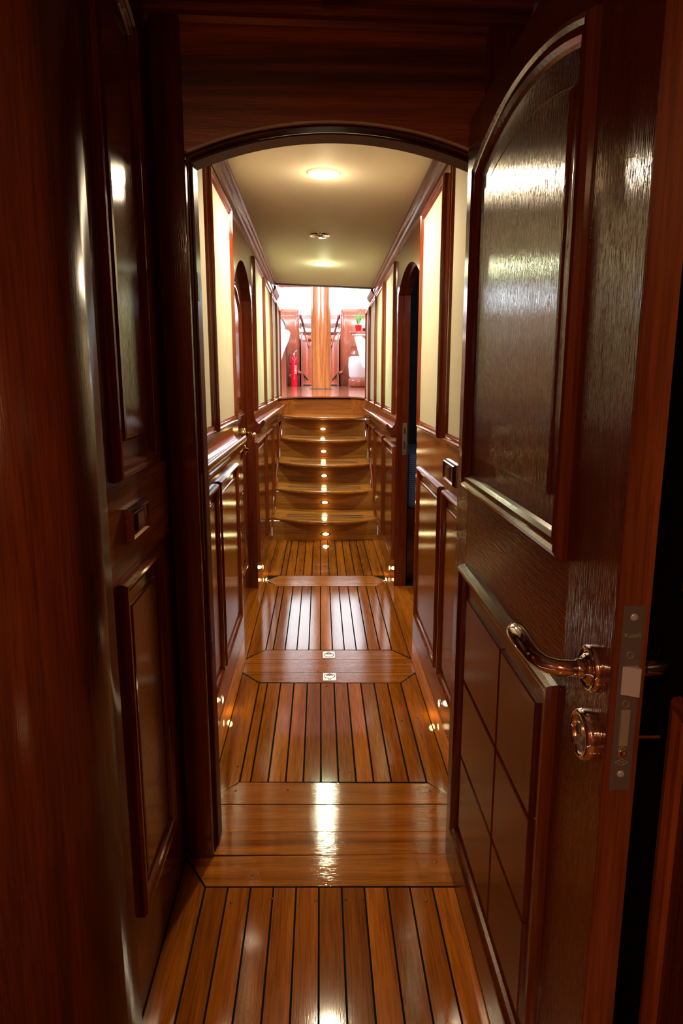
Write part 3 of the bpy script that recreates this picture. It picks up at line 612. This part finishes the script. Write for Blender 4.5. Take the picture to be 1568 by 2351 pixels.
# ================================================================== WALL COURTESY LIGHTS
def courtesy(side, y, z, lab):
    x = XL if side == 'l' else XR; sg = 1 if side == 'l' else -1
    t = thing('floor_level_light', lab, 'light', (x, y, z), 'small courtesy lights just above the floor')
    MB().lathe([(0.019, 0), (0.019, 0.003), (0.0135, 0.0045)], (x, y, z), (sg, 0, 0), 24).build('light_bezel', CHROMEB, t)
    MB().lathe([(0.0136, 0.0042), (0.008, 0.0055), (0, 0.006)], (x, y, z), (sg, 0, 0), 20).build('light_lens', LSTEP, t)
    l = bpy.data.lights.new('courtesy_bulb', 'POINT'); l.energy = 0.12; l.color = (1, 0.75, 0.35); l.shadow_soft_size = 0.012
    lo = bpy.data.objects.new('courtesy_bulb', l); C.objects.link(lo); lo.location = (sg*0.03, 0, 0); lo.parent = t
courtesy('l', 2.70, 0.055, 'nearer round floor-level light glowing on the left wall')
courtesy('l', 4.78, 0.050, 'farther round floor-level light on the left wall beyond the closed door')
courtesy('r', 2.64, 0.055, 'nearer round floor-level light glowing on the right wall beside the open door')
courtesy('r', 4.74, 0.045, 'farther round floor-level light on the right wall beyond the doorway')

# ================================================================== FLOOR RING PULLS
def ring_pull(x, y, flip, lab):
    t = thing('floor_ring_pull', lab, 'ring pull', (x, y, 0.0), 'flush steel ring pulls in the floor hatch')
    w_ = 0.031; z0 = 0.0004; yw = 0.041
    MB().box(x-w_, x+w_, y-yw, y+yw, z0, 0.0022).build('pull_plate', WHITE if False else plain('bright_steel', (0.86, 0.86, 0.90), 0.28, 0.85), t, bevel=0.0006)
    s = -1 if flip else 1
    b = MB(); b.lathe([(0.0265, 0), (0.0265, 0.0005), (0.0235, 0.0005), (0.0235, 0)], (x, y+s*0.006, 0.0022), (0, 0, 1), 36)
    b.box(x-0.0075, x-0.0055, y-s*0.032, y-s*0.020, 0.0022, 0.0028) if s > 0 else b.box(x-0.0075, x-0.0055, y+0.020, y+0.032, 0.0022, 0.0028)
    b.box(x+0.0055, x+0.0075, y-s*0.032, y-s*0.020, 0.0022, 0.0028) if s > 0 else b.box(x+0.0055, x+0.0075, y+0.020, y+0.032, 0.0022, 0.0028)
    b.box(x-0.0075, x+0.0075, y-s*0.033-0.001, y-s*0.033+0.001, 0.0022, 0.0028)
    b.build('ring_groove', BLKR, t)
    # crescent finger well
    vv = []; K = 14
    for k in range(K+1):
        a = math.radians(25+130*k/K); vv += [(x+0.020*math.cos(a), y+s*0.004+0.022*math.sin(a)*1.0, 0.0029), (x+0.017*math.cos(a), y+s*0.004+0.010*math.sin(a), 0.0029)]
    b = MB(); b.add(vv, [(2*i, 2*i+2, 2*i+3, 2*i+1) for i in range(K)]); b.build('finger_well', plain('well_shadow_bronze', (0.10, 0.08, 0.05), 0.3, 0.8), t)
    MB().box(x-0.003, x+0.003, y+s*0.004+0.004, y+s*0.004+0.030, 0.0028, 0.0036).build('ring_web', CHROME, t)
    for i, (a, c) in enumerate(((-1, -1), (1, -1), (1, 1), (-1, 1))):
        MB().lathe([(0.0024, 0), (0.002, 0.0006), (0, 0.0006)], (x+a*(w_-0.006), y+c*(yw-0.007), 0.0022), (0, 0, 1), 10).build('plate_screw', CHROMEB, t)
ring_pull(0.036, 3.293, True, 'farther square steel ring pull in the floor, ring tab toward the stairs')
ring_pull(0.036, 3.030, False, 'nearer square steel ring pull in the floor, ring tab toward the viewer')

# ================================================================== STAIRS
ZK = [0.19, 0.378, 0.577, 0.772, 0.980, 1.178]
RY = [5.80, 6.24, 6.70, 7.13, 7.54]
NC = [5.68, 6.12, 6.47, 6.92, 7.30]
NE = [5.86, 6.27, 6.68, 7.13, 7.50]
stair = thing('staircase', 'mahogany stairs with bowed treads climbing to the salon', 'stairs', (0.034, 5.8, 0))
xm = (XL+XR)/2; hw = (XR-XL)/2
def drop(x): return -0.024*(x-xm)
for k in range(5):
    z0 = 0 if k == 0 else ZK[k-1]; z1 = ZK[k]; y = RY[k]; nx = 24
    b = MB(); b.box(XL+0.001, XR-0.001, y, y+0.02, z0-0.03+(0.03 if k == 0 else 0), z1-0.02); b.build('riser', MRISER, stair)
    b = MB(); yb = RY[k+1] if k < 4 else 7.95
    poly = [(XL+0.001, yb), (XL+0.001, NE[k])]+[(xm+hw*u, NC[k]+(NE[k]-NC[k])*abs(u)**2) for u in [-1+2*i/nx for i in range(1, nx)]]+[(XR-0.001, NE[k]), (XR-0.001, yb)]
    # bullnose: stack of offsets
    pr = [(0.0, z1-0.004), (-0.0, z1)]
    def lay(off, z): return [(px, py+(off if 0 < i < len(poly)-1 else 0), z+drop(px)) for i, (px, py) in enumerate(poly)]
    L_ = [lay(0.012, z1-0.030), lay(0.004, z1-0.027), lay(0.0, z1-0.020), lay(0.0, z1-0.010), lay(0.004, z1-0.003), lay(0.012, z1-0.0002), lay(0.016, z1)]
    n = len(poly); vv = [p for q in L_ for p in q]
    f = [(r*n+i, r*n+(i+1) % n, (r+1)*n+(i+1) % n, (r+1)*n+i) for r in range(len(L_)-1) for i in range(n)]
    b.add(vv, f, smooth=True); b.add(vv, [list(range(n)), [(len(L_)-1)*n+i for i in range(n)]])
    tr_ = b.build('tread', MTREAD, stair)
    if k < 4:
        g = MB(); ym = (NC[k]+NE[k])/2
        for q in (0.20, 0.275): g.box(xm-0.34, xm+0.34, NC[k]+q, NC[k]+q+0.024, z1-0.002, z1+0.0012)
        gg = g.build('tread_inlay', BLKR, tr_)
        for v_ in gg.data.vertices: v_.co.z += drop(v_.co.x)
# top riser, concave
b = MB(); ns = 30; E_ = []
for i in range(ns+1):
    u = -1+2*i/ns; e = min(1, max(0, (abs(u)-0.70)/0.30)); y = 7.86-0.42*(e*e*(3-2*e)); E_.append((xm+hw*u, y))
vv = [];
for x, y in E_: vv += [(x, y, ZK[4]-0.02), (x, y, ZK[5]-0.012)]
b.add(vv, [(2*i, 2*i+2, 2*i+3, 2*i+1) for i in range(ns)], smooth=True); b.build('riser', MRISER, stair)
# step lights
for k, (y, z0) in enumerate([(RY[0], 0.0), (RY[1], ZK[0]), (RY[2], ZK[1]), (RY[3], ZK[2]), (RY[4], ZK[3])]):
    zc_ = z0+[0.055, 0.065, 0.062, 0.058, 0.065][k]; x = 0.040-0.003*k
    nm = ['lowest', 'second', 'third', 'fourth', 'fifth'][k]
    t = thing('step_light', 'small oval light in the %s stair riser from the bottom' % nm if k else 'small oval light in the lowest stair riser, at floor level', 'light', (x, y, zc_), 'oval step lights in the stair risers')
    b = MB(); vv = []; seg = 24
    for rx, rz, d in ((0.040, 0.019, 0), (0.040, 0.019, 0.003), (0.026, 0.012, 0.0045)):
        for q in range(seg):
            a = 2*math.pi*q/seg; vv.append((x+rx*math.cos(a), y-d, zc_+rz*math.sin(a)))
    b.add(vv, [(i*seg+q, i*seg+(q+1) % seg, (i+1)*seg+(q+1) % seg, (i+1)*seg+q) for i in range(2) for q in range(seg)]); b.build('light_bezel', BRASSD, t)
    b = MB(); b.add([(x+0.026*math.cos(2*math.pi*q/seg), y-0.0046, zc_+0.012*math.sin(2*math.pi*q/seg)) for q in range(seg)], [list(range(seg))]); b.build('light_lens', LSTEP, t)
    l = bpy.data.lights.new('step_bulb', 'POINT'); l.energy = 0.16; l.color = (1, 0.78, 0.36); l.shadow_soft_size = 0.012
    lo = bpy.data.objects.new('step_bulb', l); C.objects.link(lo); lo.location = (0, -0.03, 0); lo.parent = t

# ================================================================== SALON
ZF = ZK[5]
sf = MB()
poly = [(x, y) for x, y in E_]+[(3.3, 7.46), (3.3, 21.0), (-3.3, 21.0), (-3.3, 7.46)]
sf.prism(poly, lambda s, t, d: (s, t, d), ZF-0.03, ZF-0.002, 2)
rs = random.Random(5)
for k in range(52):
    y0 = 7.90+k*0.17
    if y0 < 16.9: sf.box(-3.3, 3.3, y0, y0+0.165, ZF-0.02, ZF, 0, rs.random())
sf.prism([(x, y-0.012) for x, y in E_]+[(XR, 7.90), (XL, 7.90)], lambda s, t, d: (s, t, d), ZF-0.014, ZF+0.001, 1, 0.6)
o = sf.build('floor_salon', [wood('salon_floor', (0.26, 0.07, 0.03), (0.46, 0.17, 0.07), 'x', 0.10, tone=True, bump=0.05), wood('salon_floor_edge', (0.26, 0.08, 0.03), (0.45, 0.16, 0.06), 'x', 0.12), CAULK]); struct(o, 'glossy raised salon floor at the head of the stairs', 'floor')
# salon shell: side walls with window bands, end wall, roof
ZR = 4.35
def shell(nm, lab, boxes, mat=MSAL):
    b = MB()
    for q in boxes: b.box(*q)
    o = b.build(nm, mat); struct(o, lab, 'wall'); return o
shell('wall_salon_left', 'left salon wall below the windows', [(-3.35, -3.3, 7.4, 21, 0.9, 2.95), (-3.35, -3.3, 7.4, 21, 4.1, 4.4)])
shell('wall_salon_right', 'right salon wall below the windows', [(3.3, 3.35, 7.4, 21, 0.9, 2.95), (3.3, 3.35, 7.4, 21, 4.1, 4.4)])
shell('wall_salon_back', 'salon wall either side of the corridor head', [(-3.35, XL-0.07, 7.40, 7.46, 0.9, 3.0), (XR+0.075, 3.35, 7.40, 7.46, 0.9, 3.0), (-3.35, XL-0.07, 7.40, 7.46, 4.1, 4.4), (XR+0.075, 3.35, 7.40, 7.46, 4.1, 4.4), (XL-0.32, XL-0.07, 7.40, 7.46, 3.0, 4.1), (XR+0.075, XR+0.32, 7.40, 7.46, 3.0, 4.1), (XL-0.2, XR+0.2, 6.36, 6.40, 2.46, 4.4), (XL-0.25, XL-0.07, 6.36, 7.46, 2.3, 4.4), (XR+0.075, XR+0.25, 6.36, 7.46, 2.3, 4.4)])
shell('wall_salon_front', 'far salon wall with mahogany sill and header around the windows', [(-3.35, -0.9, 20.9, 21.0, 0.9, 3.02), (0.95, 3.35, 20.9, 21.0, 0.9, 3.02), (-3.35, 3.35, 20.85, 21.0, 3.96, 4.12), (-3.35, 3.35, 20.9, 21.0, 4.12, 4.4)])
o = MB().box(-3.35, -0.93, 6.36, 21, ZR, ZR+0.05).box(0.97, 3.35, 6.36, 21, ZR, ZR+0.05).box(-0.93, 0.97, 6.36, 13.65, ZR, ZR+0.05).box(-0.93, 0.97, 17.55, 21, ZR, ZR+0.05).build('ceiling_salon', plain('salon_deckhead', (0.34, 0.22, 0.20), 0.5)); struct(o, 'salon roof with a skylight, coloured mid-tone to look dimmer', 'ceiling')  # roof colour toned down so its light and reflection stay dim
# far windows
for i, (x0, x1) in enumerate([(-3.2, -1.15), (-1.1, -0.02), (0.02, 1.15), (1.2, 3.2)]):
    o = MB().box(x0, x1, 20.94, 20.945, 3.02, 3.97).build('window_%d' % (i+1), GLASS); struct(o, 'bright far salon window, number %s from the left' % ['one', 'two', 'three', 'four'][i], 'window')
    if i == 2: MB().box(x0, x1, 20.925, 20.94, 3.43, 3.455).build('window_bar', plain('pale_blue_frame', (0.35, 0.55, 0.62), 0.4), o)
    b = MB(); b.box(x0-0.03, x0+0.03, 20.91, 20.95, 3.02, 3.97)
    b.build('window_mullion', WHITE, o)
for sx, nm in ((-1, 5), (1, 6)):
    o = MB().box(sx*3.31, sx*3.315, 8, 20.8, 2.95, 4.1).build('window_%d' % nm, GLASS); struct(o, 'long %s salon side window' % ('left' if sx < 0 else 'right'), 'window')
    b = MB()
    for k in range(7): b.box(min(sx*3.30, sx*3.34), max(sx*3.30, sx*3.34), 8+k*2.1, 8.12+k*2.1, 2.95, 4.1)
    b.build('window_mullion', MSAL, o)

# column
t = thing('column', 'round varnished mahogany column standing at the head of the stairs', 'column', (0.019, 12.64, ZF))
CX, CY, CR = 0.019, 12.75, 0.180
b = MB(); b.lathe([(CR, 0.012), (CR, ZR-ZF)], (CX, CY, ZF), (0, 0, 1), 64); b.build('shaft', MCOL, t)
b = MB(); b.lathe([(CR+0.038, 0), (CR+0.038, 0.010), (CR+0.001, 0.012)], (CX, CY, ZF), (0, 0, 1), 48); b.build('base_ring', BLKR, t)

# partitions with rounded ends either side of the forward passage
def partition(sx, xin, xout, label, ztop):
    t = thing('partition', label, 'partition', ((xin+xout)/2, 17.2, ZF))
    b = MB(); r = 0.10; h = ztop-ZF
    a, c = (xin, xout) if sx > 0 else (xout, xin)
    pts = []
    def corner(cx, cy, a0, a1):
        for k in range(9): an = math.radians(a0+(a1-a0)*k/8); pts.append((cx+r*math.cos(an), cy+r*math.sin(an)))
    corner(a+r, 17.0+r, 180, 270); corner(c-r, 17.0+r, 270, 360)
    pts.append((c, 19.5)); pts.append((a, 19.5)); n = len(pts)
    levels = [(0, 0), (0, h-0.07), (0.012, h-0.025), (0.045, h)]
    cx_, cy_ = (a+c)/2, 18.0; vv = []
    for d, z in levels:
        ip = inset(pts, d); vv += [(px, py, ZF+z) for px, py in ip]
    b.add(vv, [(q*n+i, q*n+(i+1) % n, (q+1)*n+(i+1) % n, (q+1)*n+i) for q in range(3) for i in range(n)], smooth=True)
    b.add(vv, [[3*n+i for i in range(n)], list(range(n))])
    b.build('partition_body', MSAL, t)
    b = MB(); ip = inset(pts, -0.006); io = inset(pts, 0.0); vv = [(px, py, ztop-0.16) for px, py in ip]+[(px, py, ztop-0.145) for px, py in ip]
    b.add(vv, [(i, (i+1) % n, n+(i+1) % n, n+i) for i in range(n)]); b.build('edge_strip', plain('dark_bead', (0.07, 0.03, 0.03), 0.2), t)
    return t
partition(-1, -0.50, -1.60, 'tall mahogany partition with rounded top behind the fire extinguisher', 2.99)
partition(1, 0.50, 1.70, 'tall mahogany partition with rounded top behind the potted plant', 3.00)
# passage going forward and down between the partitions
b = MB(); b.box(-0.56, -0.50, 19.5, 25, 0.2, 2.7).box(0.50, 0.56, 19.5, 25, 0.2, 2.7).box(-0.56, 0.56, 24.95, 25.05, 0.2, 2.7)
b.box(-0.47, -0.42, 17.3, 24.9, 0.3, 2.45, 0).box(0.42, 0.47, 17.3, 24.9, 0.3, 2.45, 0)
o = b.build('wall_forward', MSAL); struct(o, 'mahogany lined passage going forward between the partitions', 'wall')
o = MB().box(-0.56, 0.56, 19.2, 19.35, 2.93, 3.05).box(-0.9, 0.95, 19.6, 20.95, 2.76, 2.86).box(-0.56, 0.56, 21, 21.2, 2.62, 2.68).build('trim_8', MSAL); struct(o, 'horizontal mahogany beams over the forward passage', 'beam')
o = MB().box(-0.56, 0.56, 21, 25, 2.68, 2.72).build('ceiling_forward', WHITE); struct(o, 'pale ceiling of the forward passage', 'ceiling')
o = MB().box(-0.56, 0.56, 17.0, 25, ZF-0.3, ZF-0.01).build('floor_forward', MSAL); struct(o, 'floor of the forward passage', 'floor')
area('passage_fill', (0, 22.5, 2.66), (0, 0, -1), 0.8, 3.0, 170, (1.0, 0.92, 0.9))  # added fill under the passage ceiling to brighten it, no opening there
for sx in (-1, 1):
    pts = [(sx*0.52, 16.9, ZF+0.33), (sx*0.44, 17.5, ZF+0.30), (sx*0.36, 19.5, ZF+0.16), (sx*0.33, 21, ZF+0.08)]
    t = MB().tube(pts, 0.035, 12).build('passage_handrail', MSAL); tag(t, 'sloping varnished handrail on the %s side of the forward passage' % ('left' if sx < 0 else 'right'), 'handrail')
    
    o = MB().tube([(sx*0.47, 17.3, 2.88), (sx*0.44, 19.5, 2.72), (sx*0.40, 24.5, 2.42)], 0.03, 8).build('trim_%d' % (9 if sx < 0 else 10), plain('purple_brown_bead', (0.42, 0.17, 0.15), 0.3)); struct(o, 'sloping dark bead along the %s side of the forward passage' % ('left' if sx < 0 else 'right'), 'trim')
# curved mahogany seat back at left
t = thing('curved_bench_end', 'curved mahogany bench end standing at the left of the salon', 'bench', (-0.85, 15.6, ZF))
prof = [(-1.6, 0), (-0.745, 0), (-0.745, 0.98)]+[(-0.995+0.25*math.cos(math.radians(a)), 1.22+0.32*math.sin(math.radians(a))) for a in range(0, 91, 9)]+[(-1.6, 1.54)]
b = MB(); b.prism(prof, lambda s, z, d: (s, 15.6+d, ZF+z), 0, 0.05); b.build('bench_panel', MSAL, t)
b = MB(); b.tube([(-0.745, 15.6, ZF+0.0), (-0.745, 15.6, ZF+0.98)]+[(-0.995+0.25*math.cos(math.radians(a)), 15.6, ZF+1.22+0.32*math.sin(math.radians(a))) for a in range(0, 91, 9)]+[(-1.6, 15.6, ZF+1.54)], 0.016, 8); b.build('edge_bead', plain('dark_bead2', (0.10, 0.05, 0.05), 0.2), t)

# white covered chair backs
def chair_cover(poly, y, th, label, z_is_abs=True):
    b = MB(); b.prism(poly, lambda s, z, d: (s, y+d, z), 0, th); o = b.build('chair_cover', CLOTH, None, bevel=0.02)
    return o
t = thing('dining_chair', 'white cloth covered chair tilted at the left edge of the salon', 'chair', (-0.9, 15, ZF))
o = MB().prism([(-1.05, 2.20), (-0.93, 2.34), (-0.80, 2.40), (-0.66, 2.37), (-0.63, 2.31), (-0.66, 2.18), (-0.78, 1.90), (-0.90, 1.55), (-1.05, 1.25)], lambda s, z, d: (s, 15.0+d, z), 0, 0.09).build('chair_cover', CLOTH, t, bevel=0.02)
b = MB(); b.box(-1.3, -1.25, 14.98, 15.03, ZF, 1.9).box(-1.02, -0.97, 15.05, 15.10, ZF, 1.5); b.build('leg', MSAL, t)
t = thing('dining_chair', 'white cloth covered chair leaning in front of the bar at the right', 'chair', (0.95, 13.4, ZF))
MB().prism([(0.66, 2.16), (0.80, 2.17), (0.88, 2.10), (0.98, 1.98), (1.1, 1.5), (1.05, 1.45), (0.90, 1.52), (0.82, 1.60), (0.74, 1.86)], lambda s, z, d: (s, 13.5+d, z), 0, 0.09).build('chair_cover', CLOTH, t, bevel=0.02)
MB().box(0.98, 1.02, 13.52, 13.56, ZF, 1.6).box(1.2, 1.24, 13.52, 13.56, ZF, 1.6).build('leg', MSAL, t)
t = thing('armchair', 'white upholstered tub chair on a mahogany plinth beside the right partition', 'chair', (0.85, 15.1, ZF))
b = MB(); b.lathe([(0.0, 0.18), (0.20, 0.18), (0.235, 0.24), (0.25, 0.45), (0.24, 0.62), (0.20, 0.66), (0.0, 0.66)], (0.86, 15.1, ZF), (0, 0, 1), 28); b.build('upholstery', CLOTH, t)
MB().lathe([(0, 0.66), (0.21, 0.66), (0.21, 0.70), (0.19, 0.74), (0.19, 0.86), (0.21, 0.88), (0, 0.88)], (0.86, 15.1, ZF), (0, 0, 1), 28).build('back_rail', MSAL, t)
MB().lathe([(0, 0), (0.17, 0), (0.25, 0.03), (0.25, 0.15), (0.23, 0.18), (0, 0.18)], (0.86, 15.1, ZF), (0, 0, 1), 28).build('plinth', MSAL, t)
# bar top
t = thing('bar_counter', 'round ended mahogany bar top carrying the potted plant', 'counter', (1.1, 14.0, ZF))
ptt = [(0.74+0.14*math.cos(math.radians(a)), 14.0+0.14*math.sin(math.radians(a))) for a in range(90, 271, 15)]+[(1.9, 13.86), (1.9, 14.14)]
MB().prism(ptt, lambda s, q, d: (s, q, d), 2.235, 2.285).build('counter_top', MSAL, t, bevel=0.012)
MB().prism(inset(ptt, 0.03), lambda s, q, d: (s, q, d), 2.205, 2.235).build('counter_band', CHROMEB, t)
MB().box(0.92, 1.85, 13.92, 14.08, ZF, 2.21).build('counter_front', MSAL, t)
# plant
t = thing('potted_plant', 'leafy green plant in a small red pot on the bar', 'plant', (0.765, 14.0, 2.285))
MB().lathe([(0, 0), (0.045, 0), (0.066, 0.115), (0.070, 0.12), (0.062, 0.12), (0.055, 0.09), (0, 0.09)], (0.765, 14.0, 2.285), (0, 0, 1), 24).build('pot', REDP, t)
lv = MB(); rl = random.Random(11)
for k in range(26):
    a = rl.uniform(0, 2*math.pi); ln = rl.uniform(0.18, 0.33); lean = rl.uniform(0.1, 0.6); wd = rl.uniform(0.010, 0.018)
    bx, by, bz = 0.765+0.012*math.cos(a), 14.0+0.012*math.sin(a), 2.375
    vv = []; dx, dy = math.cos(a), math.sin(a)
    for q in range(7):
        u = q/6; h = ln*u*(1-0.25*lean*u); o_ = ln*lean*u*u*0.9; ww = wd*math.sin(math.pi*min(1, 0.12+u*0.88))*(1.0)
        vv += [(bx+dx*o_-dy*ww, by+dy*o_+dx*ww, bz+h), (bx+dx*o_*1.03, by+dy*o_*1.03, bz+h-0.004), (bx+dx*o_+dy*ww, by+dy*o_-dx*ww, bz+h)]
    lv.add(vv, [(3*q+i, 3*q+i+1, 3*q+i+4, 3*q+i+3) for q in range(6) for i in range(2)], smooth=True)
o = lv.build('foliage', GREEN, t)
# orchid
t = thing('orchid', 'pale pink and white orchid beside the red potted plant on the bar', 'plant', (0.90, 14.0, 2.285))
fl_ = MB(); ro = random.Random(4)
for k in range(12):
    cx_, cz_, cy_ = 0.885+ro.uniform(-0.05, 0.06), 2.38+ro.uniform(-0.02, 0.19), 14.0+ro.uniform(-0.03, 0.03)
    for j in range(5):
        a = 2*math.pi*j/5; v0 = (cx_, cy_-0.006, cz_); r = 0.022
        fl_.add([v0, (cx_+r*math.cos(a-0.5), cy_, cz_+r*math.sin(a-0.5)), (cx_+1.3*r*math.cos(a), cy_-0.004, cz_+1.3*r*math.sin(a)), (cx_+r*math.cos(a+0.5), cy_, cz_+r*math.sin(a+0.5))], [(0, 1, 2), (0, 2, 3)])
fl_.build('blossom', PINK, t)
MB().tube([(0.905, 14.0, 2.31), (0.90, 14.0, 2.44), (0.88, 14.0, 2.56)], 0.004, 6).build('stem', GREEN, t)
t2 = MB().lathe([(0, 0), (0.045, 0), (0.055, 0.05), (0.048, 0.05), (0, 0.04)], (0.905, 14.0, 2.289), (0, 0, 1), 20).build('pot', BLKR, t)
o = MB().lathe([(0, 0), (0.03, 0), (0.042, 0.014), (0.041, 0.018), (0.03, 0.005), (0, 0.005)], (0.96, 13.90, 2.286), (0, 0, 1), 32).build('plate', BLKR); tag(o, 'small black dish on the bar beside the orchid', 'dish')
o = MB().lathe([(0, 0), (0.035, 0), (0.035, 0.10), (0, 0.10)], (0.80, 16.98, 2.05), (0, -1, 0), 16).build('round_sticker', plain('blue_plastic', (0.05, 0.25, 0.8), 0.3)); tag(o, 'small round blue sticker low on the right partition below the bar', 'sticker')

# fire extinguisher
ex = thing('fire_extinguisher', 'red fire extinguisher standing against the left partition', 'fire extinguisher', (-0.60, 16.6, ZF))
EX, EY = -0.612, 16.45
MB().lathe([(0, 0), (0.066, 0), (0.072, 0.012), (0.072, 0.60), (0.066, 0.65), (0.045, 0.69), (0.024, 0.705), (0.022, 0.725)], (EX, EY, ZF), (0, 0, 1), 32).build('cylinder_body', RED, ex)
b = MB(); b.lathe([(0.02, 0.72), (0.02, 0.755), (0, 0.755)], (EX, EY, ZF), (0, 0, 1), 16); b.box(EX-0.10, EX+0.03, EY-0.015, EY+0.015, ZF+0.74, ZF+0.762); b.build('valve', CHROME, ex)
MB().tube([(EX-0.01, EY, ZF+0.76), (EX+0.03, EY, ZF+0.79), (EX+0.065, EY, ZF+0.825)], 0.009, 8).build('squeeze_handle', CHROMEB, ex)
MB().tube([(EX-0.09, EY, ZF+0.75), (EX-0.115, EY, ZF+0.70), (EX-0.12, EY, ZF+0.60), (EX-0.10, EY, ZF+0.52), (EX-0.08, EY, ZF+0.50)], 0.012, 8).build('hose', BLKR, ex)
b = MB(); 
for i in range(7):
    z = ZF+0.30+i*0.028
    b.box(EX+0.005+0.01*(i % 2), EX+0.06, EY-0.0735, EY-0.055, z, z+0.011)
b.build('printed_label', WHITE, ex)
MB().tube([(EX-0.07, EY, ZF+0.27), (EX-0.10, EY, ZF+0.27), (EX-0.105, EY, ZF+0.24), (EX-0.08, EY, ZF+0.22)], 0.006, 8).build('bracket', CHROMEB, ex)
